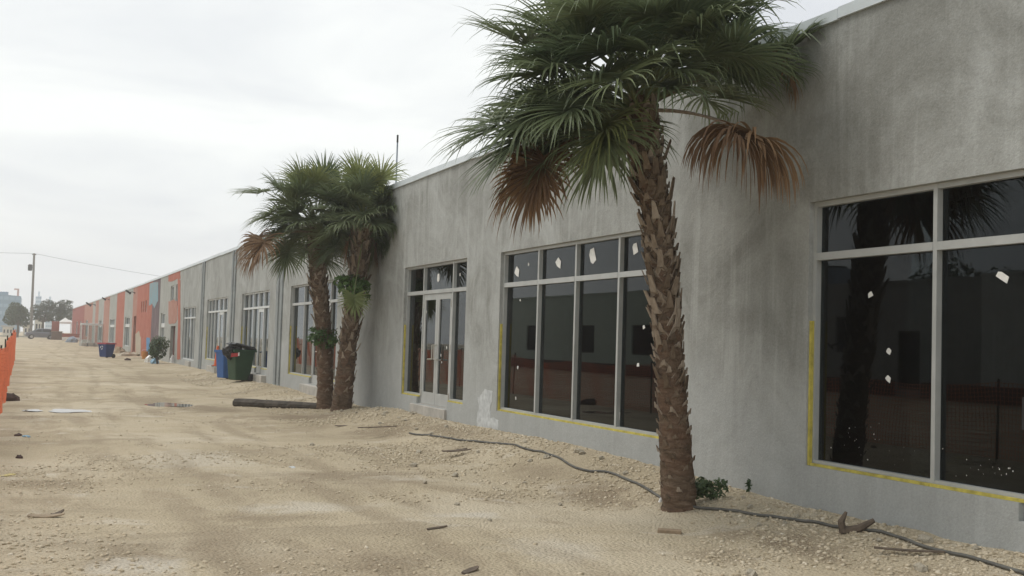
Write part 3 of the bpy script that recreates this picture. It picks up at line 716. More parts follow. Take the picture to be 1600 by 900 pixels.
_br = random.Random(3); BOOTS = [leaf_base(_br) for _ in range(8)]+[leaf_base(_br, False) for _ in range(4)]
def palm(name, label, path, rad, seed, nfr, boots, manual=(), scale=1., el_rng=(78, -38), petl=(.75, 1.25), skip=None, blade=.74, leafn=58, boot_z=(.9, 9), low_stub=1.2, boot_k=1.):
    rng = random.Random(seed); path = [Vector(p) for p in path]; base = path[0].copy()
    root = thing(name, label, 'palm tree', base)
    # trunk with uneven rings
    P = []; Rr = []
    def at(t):
        f = t*(len(path)-1); k = min(int(f), len(path)-2); a = f-k
        p0 = path[max(k-1, 0)]; p1 = path[k]; p2 = path[k+1]; p3 = path[min(k+2, len(path)-1)]
        q = .5*((2*p1)+(p2-p0)*a+(2*p0-5*p1+4*p2-p3)*a*a+(3*p1-p0-3*p2+p3)*a**3)
        return q, rad[k]*(1-a)+rad[k+1]*a
    nr = 130
    for k in range(nr+1):
        q, r = at(k/nr); P.append(q-base); Rr.append(r*(1+rng.uniform(-.035, .035)))
    P[0] = P[0]+Vector((0, 0, -.15))
    MB().tube(P, Rr, 26, jit=.055, rng=rng).build('trunk', 'trunk', root, smooth=True)
    tot = (path[-1]-path[0]).length
    for k in range(boots):
        t = (k+.5)/boots; q, r = at(.02+.98*t)
        hz = (q-base).z
        if hz < boot_z[0]*rng.uniform(.75, 1.25): continue
        a = k*2.39996+rng.uniform(-.2, .2)
        if hz < boot_z[0]*1.6 and rng.random() < .2: continue
        o = bpy.data.objects.new('leaf_base', BOOTS[rng.randrange(8) if hz > low_stub+rng.uniform(-.3, .5) and rng.random() < .6 else 8+rng.randrange(4)]); COL.objects.link(o); o.parent = root
        ax = (at(min(1, t+.03))[0]-at(max(0, t-.03))[0]).normalized()
        ov = Vector((math.cos(a), math.sin(a), 0)); ov = (ov-ax*ov.dot(ax)).normalized(); tv = ov.cross(ax)
        sc = scale*boot_k*rng.uniform(.7, 1.1)*(.62+.30*min(1, max(0, hz-.4)/2.2)); up = Matrix.Rotation(rng.uniform(-.1, .12), 3, tv)
        m3 = Matrix((tv*sc, ov*sc, ax*sc)).transposed(); mm = (up @ m3).to_4x4(); mm.translation = q-base+ov*(r-.012); o.matrix_local = mm
    top = path[-1]
    def emit(start, hub, axis, dead, kw):
        mb, mp_ = frond(rng, start, hub, axis, **kw)
        mat = {0: 'frond', 1: 'frond_dead', 2: 'frond_young'}[dead]
        f = mb.build('frond', mat, root, org=base)
        if dead == 1: f['label'] = 'dry brown hanging frond'
        if mp_.v: mp_.build('stalk', 'petiole' if dead != 1 else 'boot', f, org=base)
    for k in range(nfr):
        t = (k+.5)/nfr; el = R_(el_rng[0]+(el_rng[1]-el_rng[0])*t**.85+rng.uniform(-8, 8)); az = k*2.39996+rng.uniform(-.25, .25)+seed
        if skip and skip(az, el): continue
        pl = rng.uniform(*petl)*scale
        d = Vector((math.cos(az)*math.cos(el), math.sin(az)*math.cos(el), math.sin(el)))
        start = top+Vector((math.cos(az)*.08, math.sin(az)*.08, .30*(1-t)-.30*t))
        hub = clampw(start+d*pl+DN*.10*pl*math.cos(el), .05)
        ax = (d+DN*(.25+.35*t)).normalized()
        emit(start, hub, ax, 0 if (t > .2 or rng.random() < .5) else 2, dict(Lf=blade*scale*rng.uniform(.88, 1.1), droop=1.2+1.2*t+rng.uniform(-.3, .9), n=leafn, spread=rng.uniform(2.0, 2.5)))
    for (hx, hy, dz, axd, dead, Lf, droop, n) in manual:
        Zc = (top-CAM).dot(fwd)+dz; hub = at_depth(hx, hy, Zc); hub = clampw(hub, .06)
        start = top+Vector((0, 0, -.15)); ax = RT*axd[0]+UP*axd[1]-fwd*axd[2]
        emit(start, hub, ax, dead, dict(Lf=Lf*(.88 if dead != 1 else .95), droop=droop*(1. if dead != 1 else 1.6), n=int(n*1.15), spread=2.2, early=.12 if dead != 1 or hx < 1100 else .55))
    return root
def trunk_px(base, pts, toward=0.):
    Z0 = (base-CAM).dot(fwd); return [base]+[at_depth(x, y, Z0+toward*i) for i, (x, y) in enumerate(pts)]
b = on_ground(1062, 786, .13); b.z = g1(b.x, b.y)-.02
palm('cabbage_palm', 'tall lone fan palm with rough brown trunk standing between two big dark windows', 
     trunk_px(b, [(1054, 680), (1047, 580), (1041, 500), (1034, 420), (1027, 345), (1015, 270), (1006, 205), (1000, 150)]),
     [.175, .15, .135, .13, .13, .135, .14, .145, .12], 2, 66, 260, scale=1.0, boot_z=(.12, 9), el_rng=(84, -14), petl=(.45, 1.1), leafn=60, skip=lambda az, el: el < .22 and -2.5 < math.remainder(az, 2*math.pi) < 1.0,
     manual=[(1150, 200, -.75, (.05, .25, .7), 1, .86, 3.6, 66), (1168, 204, -.65, (.35, .25, .6), 1, .82, 3.6, 50), (850, 245, -.2, (-.4, -.8, .3), 1, .75, 2.6, 44), (815, 245, .15, (-.4, -.8, .1), 1, .75, 2.6, 40), (835, 260, -.1, (-.1, -.9, .1), 1, .55, 2.6, 40),
             (955, 185, -.45, (-.45, -.35, .35), 2, .78, 4.0, 46), (850, 165, -.4, (-.8, -.35, .4), 0, .9, 2.2, 52), (790, 185, .1, (-.9, -.3, .2), 0, .85, 2.0, 52), (820, 205, -.3, (-.7, -.6, .2), 0, .85, 2.0, 52), (870, 195, .2, (-.4, -.7, .1), 0, .85, 2.2, 46),
             (1215, 80, .15, (.8, .25, .1), 0, .8, 1.2, 46), (1250, 90, .2, (.5, -.6, .1), 1, .5, 2.6, 24), (1085, 75, -.4, (.6, .1, .5), 0, .8, 3.2, 52), (1040, 95, -.5, (.4, -.1, .6), 0, .7, 3.2, 52), (1130, 95, .1, (.8, -.2, .2), 0, .7, 2.4, 50), (880, 100, -.5, (-.7, .1, .5), 0, .9, 2.2, 52), (900, 140, -.2, (-.6, -.2, .5), 0, .9, 2.6, 52),
             (1110, 60, -.3, (.6, .5, .4), 0, .85, 1.6, 48), (840, 70, 0, (-.8, .4, .2), 0, .85, 1.6, 50), (930, 40, -.5, (-.3, .7, .5), 0, .85, 2.2, 50), (1170, 95, -.1, (.8, 0, .2), 0, .75, 2.4, 48), (1050, 40, -.6, (.3, .6, .5), 0, .8, 3.0, 48), (960, 80, -.7, (-.2, .3, .8), 0, .85, 3.0, 48)])
b = on_ground(508, 638, .09); b.z = g1(b.x, b.y)-.02
palm('cabbage_palm', 'taller palm of the crossed pair, green vine tuft on its lower trunk',
     trunk_px(b, [(508, 580), (506, 520), (500, 460), (496, 425), (494, 385), (494, 352)]), [.19, .17, .165, .17, .175, .175, .13], 5, 50, 190, scale=1.0, el_rng=(70, -16), petl=(.4, .8), boot_z=(.3, 9), skip=lambda az, el: el < .1 and -2.6 < math.remainder(az, 2*math.pi) < -.6, blade=.70,
     manual=[(412, 375, -.7, (-.3, -.6, .5), 1, .85, 3.0, 54), (402, 372, -.4, (-.2, -.8, .3), 1, .85, 2.6, 50), (448, 388, -.3, (.05, -.8, .4), 0, .8, 2.2, 34), (430, 330, -.4, (-.8, -.3, .4), 0, .85, 1.6, 44), (415, 300, 0, (-.9, .1, .2), 0, .85, 1.3, 44),
             (478, 292, -.3, (-.2, .8, .3), 0, .72, 1.4, 50), (448, 300, -.1, (-.6, .6, .2), 0, .72, 1.4, 50), (510, 295, .1, (.3, .8, .1), 0, .7, 1.4, 50)])
b = on_ground(533, 642, .09); b.z = g1(b.x, b.y)-.02
palm('cabbage_palm', 'shorter palm of the crossed pair with split leaf bases down to the ground',
     trunk_px(b, [(540, 580), (546, 520), (553, 465), (560, 420), (565, 380), (570, 350)]), [.22, .19, .165, .155, .155, .15, .12], 8, 48, 190, scale=1.0, el_rng=(70, -16), petl=(.4, .8), boot_k=1.3, skip=lambda az, el: el < .15 and -2.9 < math.remainder(az, 2*math.pi) < -.6, boot_z=(.12, 9), low_stub=.1, blade=.70,
     manual=[(585, 380, .1, (.1, -.9, .1), 1, .55, 2.6, 28), (545, 378, -.1, (-.2, -.9, .2), 1, .5, 2.6, 26), (553, 462, -.75, (.1, -.7, .5), 2, .52, 1.2, 34),
             (565, 345, -.5, (.1, -.2, .9), 0, .7, 1.0, 44), (605, 345, -.3, (.7, -.2, .4), 0, .7, 1.6, 50), (607, 315, -.1, (.7, .4, .2), 0, .7, 1.4, 50), (605, 365, -.2, (.5, -.4, .2), 0, .55, 2.0, 46)])

# ------------------------------------------------------------------ leafy plants
def leaf_cloud(rng, blobs, n, size, lean=.0):
    mb = MB(); tot = sum(b[3]*b[4]*b[5] for b in blobs)
    for (cx, cy, cz, rx, ry, rz) in blobs:
        for k in range(int(n*rx*ry*rz/tot)+1):
            while True:
                p = Vector((rng.uniform(-1, 1), rng.uniform(-1, 1), rng.uniform(-1, 1)))
                if .25 < p.length < 1: break
            p = p*(p.length**-.35)
            c = Vector((cx+p.x*rx, cy+p.y*ry, cz+p.z*rz)); s = size*rng.uniform(.55, 1.35)
            nv = (p+Vector((rng.uniform(-1, 1), rng.uniform(-1, 1), rng.uniform(-.4, 1.2)))).normalized(); a = nv.orthogonal().normalized()
            a = Matrix.Rotation(rng.uniform(0, 6.28), 3, nv) @ a; b = nv.cross(a)
            mb.add([c-a*s*.5, c+b*s*.28+nv*s*.06, c+a*s*.5, c-b*s*.28+nv*s*.06], [(0, 1, 2, 3)])
    return mb
def vine(c, r, n, label, seed, size=.10):
    rng = random.Random(seed); o = thing('climbing_vine', label, 'vine', c)
    bl = [(0, 0, 0, r, r*.8, r*.75)]+[(rng.uniform(-r, r)*.8, rng.uniform(-r, r)*.6, rng.uniform(-r, r)*.7, r*.5, r*.5, r*.4) for _ in range(5)]
    leaf_cloud(rng, bl, n, size).build('foliage', 'vine', o)
    st = MB()
    for k in range(5): st.tube([(rng.uniform(-.1, .1), rng.uniform(-.1, .1), -r*1.2), (rng.uniform(-.15, .15), rng.uniform(-.15, .15), 0), (rng.uniform(-r, r)*.8, rng.uniform(-r, r)*.6, r*.7)], .008, 5)
    st.build('stem', 'bark', o)
pa = on_ground(508, 638, .09); Zp = (pa-CAM).dot(fwd)
vine(at_depth(508, 528, Zp-.12), .32, 420, 'leafy green vine tuft halfway up the taller paired palm trunk', 1)
vine(at_depth(552, 448, Zp-.85), .36, 560, 'leafy green vine wrapped round the shorter paired palm below its crown', 2, .12)
def weed(c, w_, h_, n, label, seed, cat='weed'):
    rng = random.Random(seed); o = thing('weed_clump', label, cat, c)
    bl = [(rng.uniform(-w_, w_)*.7, rng.uniform(-w_, w_)*.4, h_*rng.uniform(.35, .7), w_*.45, w_*.4, h_*.4) for _ in range(6)]
    leaf_cloud(rng, bl, n, .055).build('foliage', 'weed', o)
    st = MB()
    for k in range(8): st.tube([(0, 0, -.02), (rng.uniform(-w_, w_)*.6, rng.uniform(-w_, w_)*.4, h_*.8)], .004, 4)
    st.build('stem', 'weed', o)
p = on_ground(1112, 782, .15); p.x = min(p.x, 6.6); p.z = g1(p.x, p.y)
weed(p, .20, .22, 420, 'low green weed clump at the foot of the lone palm against the wall', 3)
p = on_wall(1180, 778); p.x = 6.74; p.z = g1(p.x, p.y); weed(p, .04, .17, 14, 'spindly weed sprouting at the wall foot right of the lone palm', 4)
p = on_ground(405, 640, .0); p = on_ground(425, 641, .02); p.z = g1(p.x, p.y)

# ------------------------------------------------------------------ ground debris
p0 = on_ground(372, 628, .06); p1 = on_ground(500, 637, .09)
def log():
    a = on_ground(373, 631, .03); b = on_ground(500, 639, .07); a.z = g1(a.x, a.y)+.075; b.z = g1(b.x, b.y)+.04
    b = a+(b-a)*1.0; o = thing('timber_log', 'long weathered dark timber pole lying on the ground left of the paired palms', 'log', a)
    rng = random.Random(6); n = 24; P = [(b-a)*(k/n) for k in range(n+1)]
    ax = (b-a).normalized(); sd_ = ax.cross(Vector((0, 0, 1))).normalized(); vs = []; fs = []; m_ = 10
    for i, p in enumerate(P):
        r = .185-.06*i/24
        for k in range(m_):
            q = 2*math.pi*k/m_+.3; sq = 1/max(abs(math.cos(q)), abs(math.sin(q)))**.65
            vs.append(p+(sd_*math.cos(q)*r*sq+Vector((0, 0, 1))*math.sin(q)*r*.58*sq)*(1+rng.uniform(-.06, .06)))
        if i: fs += [((i-1)*m_+k, (i-1)*m_+(k+1) % m_, i*m_+(k+1) % m_, i*m_+k) for k in range(m_)]
    fs += [tuple(range(m_)), tuple(range(24*m_, 25*m_))]
    recalc(MB().add(vs, fs).build('shaft', 'timber', o))
    MB().tube([P[0]-(b-a).normalized()*.012, P[0]+(b-a).normalized()*.02], .085, 12).build('end_grain', M('end_grain', (.10, .08, .06), .9, .3, 20), o)
log()
def hose():
    px = [(640, 664, .27), (668, 671, .26), (700, 683, .2), (740, 692, .18), (790, 703, .17), (812, 708, .17), (860, 722, .15), (905, 739, .15), (950, 747, .15), (1000, 763, .15), (1035, 778, .15), (1075, 788, .15), (1120, 795, .15), (1180, 808, .14), (1250, 823, .13), (1310, 838, .12), (1400, 860, .10), (1470, 880, .10), (1560, 905, .10), (1700, 950, .1)]
    pts = []
    for x, y, z in px: p = on_ground(x, y, z*.85); p.x = min(p.x, 6.74); pts.append(p)
    fine = []
    for i in range(len(pts)-1):
        p0, p1, p2, p3 = pts[max(i-1, 0)], pts[i], pts[i+1], pts[min(i+2, len(pts)-1)]
        for k in range(8):
            a = k/8; q = .5*((2*p1)+(p2-p0)*a+(2*p0-5*p1+4*p2-p3)*a*a+(3*p1-p0-3*p2+p3)*a**3); q.z = g1(q.x, q.y)+.018; fine.append(q)
    c = fine[0]; mb = MB(); mb.tube(fine, .014, 8); o = mb.build('conduit_hose', 'hose', org=c, smooth=True)
    tag(o, 'long grey hose snaking over the gravel along the wall foot', 'hose')
hose()
def strip_piece(name, px, py, length, width, rz, label, cat, mat, seed, curl=.1, zt=.0, split=False):
    rng = random.Random(seed); p = on_ground(px, py, zt)
    for _ in range(5): p = on_ground(px, py, g1(min(p.x, 6.7), p.y))
    mb = MB(); n = 9; 
    for br in range(2 if split else 1):
        vs = []
        for k in range(n+1):
            t = k/n; wd = width*.5*(.35+1.0*math.sin(math.pi*min(1, t*.9+.12)))*rng.uniform(.85, 1.15)
            x = (t-.5)*length; z = .006+curl*.6*length*abs(t-.4)**1.6; y = (br*2-1)*t*width*1.1 if split else .1*width*math.sin(5*t)
            vs += [(x, y-wd, z+.004), (x, y+wd, z+.009), (x, y+wd, z), (x, y-wd, z-.006)]
        fs = [(0, 1, 2, 3), (n*4+3, n*4+2, n*4+1, n*4)]
        for k in range(n):
            for q in range(4): a = k*4+q; b = k*4+(q+1) % 4; fs.append((a, a+4, b+4, b))
        mb.add(vs, fs)
    o = recalc(mb.build(name, mat)); o.location = p; o.rotation_euler = (rng.uniform(-.05, .05), rng.uniform(-.05, .05), rz)
    return tag(o, label, cat)
MT['pale_wood'] = M('sunbleached_frond', (.30, .235, .16), .85, .3, 12, .003, 60)
strip_piece('frond_sheath', 72, 808, .30, .07, -.2, 'curled dry frond sheath lying alone on the open gravel', 'dry frond', 'pale_wood', 1, .25)
strip_piece('frond_sheath', 90, 804, .16, .03, .9, 'short dark frond stub beside the curled dry sheath', 'dry frond', 'bark_debris', 2, .5)
strip_piece('broken_stick', 712, 705, .42, .05, .1, 'pair of split dry sticks on gravel in front of the wide window', 'stick', 'bark_debris', 3, .12, split=True)
strip_piece('frond_strip', 735, 893, .24, .045, .75, 'dark dry frond strip on bare pale ground out in front', 'dry frond', 'bark_debris', 4, .1)
strip_piece('broken_stick', 683, 826, .22, .018, .3, 'thin dry twig on pale dusty ground', 'stick', 'bark_debris', 5, .05)
strip_piece('broken_stick', 1425, 862, .55, .035, -.75, 'long dry stick half buried in gravel below the near window', 'stick', 'bark_debris', 11, .08)
strip_piece('broken_stick', 535, 666, .3, .06, .2, 'short dark wood scrap on gravel before the paired palms', 'stick', 'bark_debris', 12, .1)
strip_piece('broken_stick', 590, 668, .7, .03, .05, 'low dark stick on gravel between paired palms and glass door', 'stick', 'bark_debris', 13, .03)
def fallen_boot():
    p = on_ground(1318, 832, .15)
    for _ in range(6): p = on_ground(1318, 832, g1(min(p.x, 6.7), p.y)+.01)
    p.x = min(p.x, 6.6); o = thing('palm_leaf_base', 'dark forked palm leaf base sticking up from gravel beside the hose', 'dry frond', p)
    d = RT
    MB().tube([(0, 0, 0), tuple(-d*.02+Vector((0, 0, .09))), tuple(d*.02+Vector((0, 0, .17)))], [.035, .03, .012], 7).build('prong', 'bark_debris', o)
    MB().tube([(0, 0, .015), tuple(d*.12+Vector((0, 0, .03))), tuple(d*.25+Vector((0, 0, .10)))], [.032, .036, .02], 7).build('prong', 'bark_debris', o)
fallen_boot()
p = on_ground(1046, 832, .06)
for _ in range(5): p = on_ground(1046, 832, g1(p.x, p.y))
o = bevel(MB().box(-.105, .105, -.05, .05, -.03, .028).build('brick', 'brick'), .006); o.location = p; o.rotation_euler = (0, 0, -.55); tag(o, 'single brown brick lying on gravel in front of the lone palm', 'brick')
def scrap(px, py, a, b, h, mat, label, cat, seed, name='litter_scrap', zt=0):
    rng = random.Random(seed); p = on_ground(px, py, zt)
    for _ in range(5): p = on_ground(px, py, g1(min(p.x, 6.7), p.y))
    n = 9; vs = []; 
    for lv, (sc, z) in enumerate(((1, -.01), (.9, h*.55), (.45, h))):
        for k in range(n): q = 6.283*k/n; r = sc*rng.uniform(.7, 1.1); vs.append((a*r*math.cos(q), b*r*math.sin(q), z*rng.uniform(.7, 1.2)))
    fs = [tuple(range(2*n, 3*n)), tuple(range(n))[::-1]]
    for l_ in range(2):
        for k in range(n): k2 = (k+1) % n; fs.append((l_*n+k, l_*n+k2, (l_+1)*n+k2, (l_+1)*n+k))
    o = MB().add(vs, fs).build(name, mat); o.location = p; o.rotation_euler = (0, 0, rng.uniform(0, 3)); return tag(o, label, cat)
MT['white'] = M('white_plastic', (.78, .78, .75), .5, .1, 6)
MT['blue_l'] = M('pale_blue_plastic', (.25, .42, .55), .5, .15, 6)
MT['debris_brown'] = M('rusty_brown_cloth', (.075, .045, .038), .9, .4, 8)
MT['straw'] = M('straw_yellow', (.55, .46, .20), .8, .25, 6)
scrap(457, 730, .10, .05, .010, 'primer', 'flat white plaster scrap on the open gravel', 'litter', 1)
scrap(28, 681, .08, .06, .035, 'debris_brown', 'small dark scrap of rubbish near the orange fence', 'litter', 3)
scrap(41, 682, .07, .04, .02, 'blue_l', 'small pale blue scrap of plastic on gravel', 'litter', 4)
scrap(12, 743, .16, .06, .015, 'straw', 'straw yellow scrap lying on gravel by the orange fence', 'litter', 5)
scrap(30, 716, .06, .05, .04, 'debris_brown', 'small dark clod on the gravel', 'clod', 6)
scrap(13, 626, .30, .18, .16, 'debris_brown', 'dark brown heap of rubbish at the foot of the orange fence', 'rubbish', 7, 'rubbish_heap')
scrap(1032, 783, .025, .02, .03, 'white', 'tiny white litter scrap by the hose at the lone palm', 'litter', 8)
scrap(880, 672, .05, .04, .04, 'debris_brown', 'small dark clod under the white primer patch', 'clod', 9)
# larger rocks along the berm
rk = []
for v_ in range(4):
    rng = random.Random(50+v_); mb = MB(); n = 8; vs = []
    for lv, (sc, z) in enumerate(((.75, -.35), (1, .05), (.8, .5), (.35, .75))):
        for k in range(n): q = 6.283*k/n; r = sc*rng.uniform(.7, 1.15); vs.append((r*math.cos(q), r*.8*math.sin(q), z+rng.uniform(-.12, .12)))
    fs = [tuple(range(3*n, 4*n)), tuple(range(n))[::-1]]
    for l_ in range(3):
        for k in range(n): k2 = (k+1) % n; fs.append((l_*n+k, l_*n+k2, (l_+1)*n+k2, (l_+1)*n+k))
    o = mb.add(vs, fs).build('limestone_rock', 'rock'); rk.append(o.data); bpy.data.objects.remove(o)
rng = random.Random(77)
for k in range(46):
    y = 6.2+rng.random()**1.3*17; x = rng.uniform(5.95, 6.7) if k < 34 else rng.uniform(3.5, 6)
    if abs(x-6.0) < .3 and abs(y-9.5) < .35: continue
    s = rng.uniform(.028, .065)
    o = bpy.data.objects.new('limestone_rock', rk[k % 4]); COL.objects.link(o); o.location = (x, y, g1(x, y)+s*.2); o.scale = (s, s, s*.85); o.rotation_euler = (rng.uniform(-.3, .3), rng.uniform(-.3, .3), rng.uniform(0, 6))
    tag(o, 'fist sized pale limestone rock among the gravel near the grey wall', 'rock', 'rocks in the gravel along the wall')

# ------------------------------------------------------------------ bins
MT['bin_green'] = M('green_bin_plastic', (.020, .060, .028), .5, .2, 4)
MT['bin_blue'] = M('blue_bin_plastic', (.035, .115, .32), .5, .15, 4)
MT['bin_navy'] = M('navy_bin_plastic', (.02, .045, .16), .5, .15, 4)
MT['bag'] = M('black_bin_bag', (.012, .012, .013), .35, .3, 5, .03, 14)
MT['red_litter'] = M('red_wrapper', (.45, .04, .04), .5, .3, 12)
MT['lid_red'] = M('red_lid', (.42, .07, .10), .5, .2, 4)
MT['rubber'] = M('black_rubber', (.018, .018, .018), .8, .2, 10)
def wheelie(name, label, loc, rz, mat, lid, w_=.62, d_=.72, h_=1.05, open_=0., rim=None):
    o = thing(name, label, 'bin', loc, rz)
    a, b = w_/2*.80, d_/2*.76
    body = MB().hexa([(-a, -b, .05), (a, -b, .05), (a, b*.8, .05), (-a, b*.8, .05)], [(-w_/2, -d_/2, h_), (w_/2, -d_/2, h_), (w_/2, d_/2, h_), (-w_/2, d_/2, h_)])
    bd = bevel(recalc(body.build('body', mat, o)), .03, 3)
    r = MB(); e = .03
    r.box(-w_/2-e, w_/2+e, -d_/2-e, -d_/2+.01, h_-.07, h_+.012); r.box(-w_/2-e, w_/2+e, d_/2-.01, d_/2+e, h_-.07, h_+.012)
    r.box(-w_/2-e, -w_/2+.01, -d_/2+.01, d_/2-.01, h_-.068, h_+.01); r.box(w_/2-.01, w_/2+e, -d_/2+.01, d_/2-.01, h_-.068, h_+.01)
    r.build('rim', rim or mat, o)
    if lid:
        l_ = MB().hexa([(-w_/2-.04, -d_/2-.05, 0), (w_/2+.04, -d_/2-.05, 0), (w_/2+.04, d_/2+.05, 0), (-w_/2-.04, d_/2+.05, 0)], [(-w_/2+.05, -d_/2+.05, .07), (w_/2-.05, -d_/2+.05, .07), (w_/2-.05, d_/2-.02, .08), (-w_/2+.05, d_/2-.02, .08)])
        lo = bevel(recalc(l_.build('lid', lid, o)), .015); lo.location = (0, 0, h_+.013); 
        if open_: lo.rotation_euler = (-open_, 0, 0); lo.location = (0, 0, h_+.02+math.sin(open_)*d_/2)
    for s in (-1, 1):
        wh = MB().lathe([(.06, s*(w_/2-.10)), (.125, s*(w_/2-.095)), (.125, s*(w_/2-.02)), (.06, s*(w_/2-.015))], (0, d_/2*.76, .125), 18, 'x'); recalc(wh.build('wheel', 'rubber', o))
    MB().tube([(-w_/2+.08, d_/2+.02, h_-.05), (-w_/2+.08, d_/2+.10, h_-.03), (w_/2-.08, d_/2+.10, h_-.03), (w_/2-.08, d_/2+.02, h_-.05)], .016, 6).build('handle', mat, o)
    return o
pg = on_ground(374, 601, .04); pg.z = g1(pg.x, pg.y)
wheelie('wheelie_bin', 'dark green wheeled bin with its lid propped up on rubbish', pg, -1.25, 'bin_green', 'bag', w_=.62, d_=.72, h_=1.02, open_=.22)
pb = on_ground(352, 597, .03); pb.z = g1(pb.x, pb.y)
wheelie('wheelie_bin', 'blue bin without a lid standing behind the dark green bin', pb, -1.2, 'bin_blue', None, w_=.52, d_=.55, h_=.98)
def bag():
    rng = random.Random(3); o = MB(); import bmesh as bmm
    bm = bmm.new(); bmm.ops.create_icosphere(bm, subdivisions=3, radius=1)
    for v in bm.verts:
        n = 1+.22*math.sin(5*v.co.x+3*v.co.z)*math.cos(4*v.co.y)+.1*math.sin(11*v.co.z+7*v.co.y)
        v.co = Vector((v.co.x*.30*n, v.co.y*.26*n, v.co.z*.25*n))
    me = bpy.data.meshes.new('bin_bag'); bm.to_mesh(me); bm.free(); me.materials.append(MT['bag']); ob = bpy.data.objects.new('bin_bag', me); COL.objects.link(ob)
    ob.location = pg+Vector((-.25, -.06, .98)); tag(ob, 'black bin bag bulging over the edge of the dark green bin', 'bin bag')
bag()
o = MB().hexa([(-.12, -.03, -.06), (.10, -.05, -.05), (.13, .05, -.03), (-.1, .04, -.08)], [(-.09, -.02, .05), (.13, -.04, .07), (.11, .05, .06), (-.1, .03, .04)]).build('wrapper', 'red_litter'); o.location = pg+Vector((-.26, -.36, .86)); recalc(o); tag(o, 'red and white wrapper poking out of the green bin', 'wrapper')
o2 = MB().hexa([(.11, -.055, -.03), (.15, -.06, -.03), (.15, .0, -.02), (.11, .0, -.02)], [(.11, -.05, .08), (.15, -.05, .09), (.15, .0, .07), (.11, .0, .07)]).build('paper_flap', 'white', o)
pf_ = on_ground(166, 559, 0); pf_.z = g1(pf_.x, pf_.y)
fb = wheelie('rubbish_cart', 'navy blue wheeled bin with a red rim out on the open lot', pf_, -.95, 'bin_navy', None, w_=.72, d_=.74, h_=.9, rim='lid_red')
mk = MB()
for k in range(3):
    a0 = k*2.0944; pts = [(.10*math.cos(a0+t), -.372-.0*t, .62+.10*math.sin(a0+t)) for t in (.2, .8, 1.4)]
    mk.tube(pts, .022, 5)
mk.build('recycling_mark', 'white', fb)

# ------------------------------------------------------------------ things along the far wall
MT['orange'] = M('orange_plastic', (.70, .13, .035), .55, .15, 5)
def delineator():
    p = on_wall(337, 566, WX-.18); p.z = .402; o = thing('traffic_delineator', 'slim orange traffic tube leaning on a pale door step', 'traffic cone', p)
    MB().lathe([(.13, 0), (.13, .03), (.07, .04), (.055, .5), (.045, .78), (.02, .80)], n=16).build('tube', 'orange', o).rotation_euler = (0, .08, 0)
    MB().box(-.15, .15, -.15, .15, 0, .02).build('foot', 'rubber', o)
delineator()
def bush(px, py, w_, h_, label, seed, mat='vine', n=1500):
    rng = random.Random(seed); p = on_ground(px, py, .03); p.x = min(p.x, WX-w_*.75); p.z = g1(p.x, p.y); o = thing('bush', label, 'bush', p)
    bl = [(0, 0, h_*.55, w_*.45, w_*.4, h_*.42)]+[(rng.uniform(-w_, w_)*.3, rng.uniform(-w_, w_)*.3, h_*rng.uniform(.3, .8), w_*.25, w_*.25, h_*.22) for _ in range(7)]
    leaf_cloud(rng, bl, n, .12).build('foliage', mat, o); st = MB()
    for k in range(6): st.tube([(rng.uniform(-.05, .05), rng.uniform(-.05, .05), -.05), (rng.uniform(-w_, w_)*.3, rng.uniform(-w_, w_)*.3, h_*.7)], [.02, .008], 5)
    st.build('stem', 'bark', o)
bush(256, 569, 1.05, 1.5, 'rounded green bush growing against the salmon wall', 12, 'weed')
def bucket():
    p = on_ground(226, 562, 0); p.z = g1(p.x, p.y); o = thing('bucket', 'orange bucket at the foot of the salmon wall', 'bucket', p)
    MB().lathe([(.16, 0), (.20, .42), (.215, .42), (.215, .45), (.19, .45), (.15, .03)], n=18).build('body', M('orange_bucket', (.55, .24, .07), .6, .2, 5), o)
    MB().tube([(-.2, 0, .40), (-.12, 0, .56), (.12, 0, .56), (.2, 0, .40)], .008, 5).build('handle', 'steel', o)
bucket()
def sack(px, py, a, b, h, mat, label, seed, name='rubbish_sack'):
    return scrap(px, py, a, b, h, mat, label, 'sack', seed, name)
sack(233, 566, .35, .3, .36, 'white', 'white rubbish sack between the orange bucket and the bush', 31)
sack(242, 568, .3, .25, .25, 'blue_l', 'pale blue sack lying next to the white sack', 32)
sack(270, 567, .16, .16, .42, 'white', 'small white sack standing at the corner of the grey wall', 33)
sack(201, 556, 1.0, .6, .25, 'rock', 'low heap of pale rubble before the dark doorway', 34, 'rubble_heap')['category'] = 'rubble'
sack(186, 552, .9, .5, .45, 'brick', 'brown rubble heap at the foot of a salmon stripe', 35, 'rubble_heap')['category'] = 'rubble'
sack(200, 563, .22, .12, .12, 'debris_brown', 'dark lump lying on the lot before the salmon wall', 36, 'debris_lump')['category'] = 'debris'
def crate(px, py, w_, d_, h_, mat, label, name, cat, lidmat='white', rz=.1):
    p = on_ground(px, py, 0); p.z = g1(p.x, p.y)-.01; o = thing(name, label, cat, p, rz)
    bevel(MB().box(-w_/2, w_/2, -d_/2, d_/2, 0, h_).build('body', mat, o), .03); MB().box(-w_/2-.03, w_/2+.03, -d_/2-.03, d_/2+.03, h_, h_+.09).build('lid', lidmat, o)
crate(134.5, 538.5, .95, .6, .48, 'white', 'white chest standing on the lot in front of the glazed porch', 'storage_chest', 'chest')
MT['greyblue'] = M('grey_blue_tarp', (.22, .26, .31), .7, .25, 3)
sack(112, 535, 1.1, .7, .75, 'greyblue', 'grey blue heap of tarpaulin on the lot before the far warehouse', 38, 'tarpaulin_heap')['category'] = 'tarpaulin'
sack(122, 531, .7, .6, 1.3, 'bag', 'dark heap of equipment beside the glazed porch', 39, 'equipment_heap')['category'] = 'equipment'

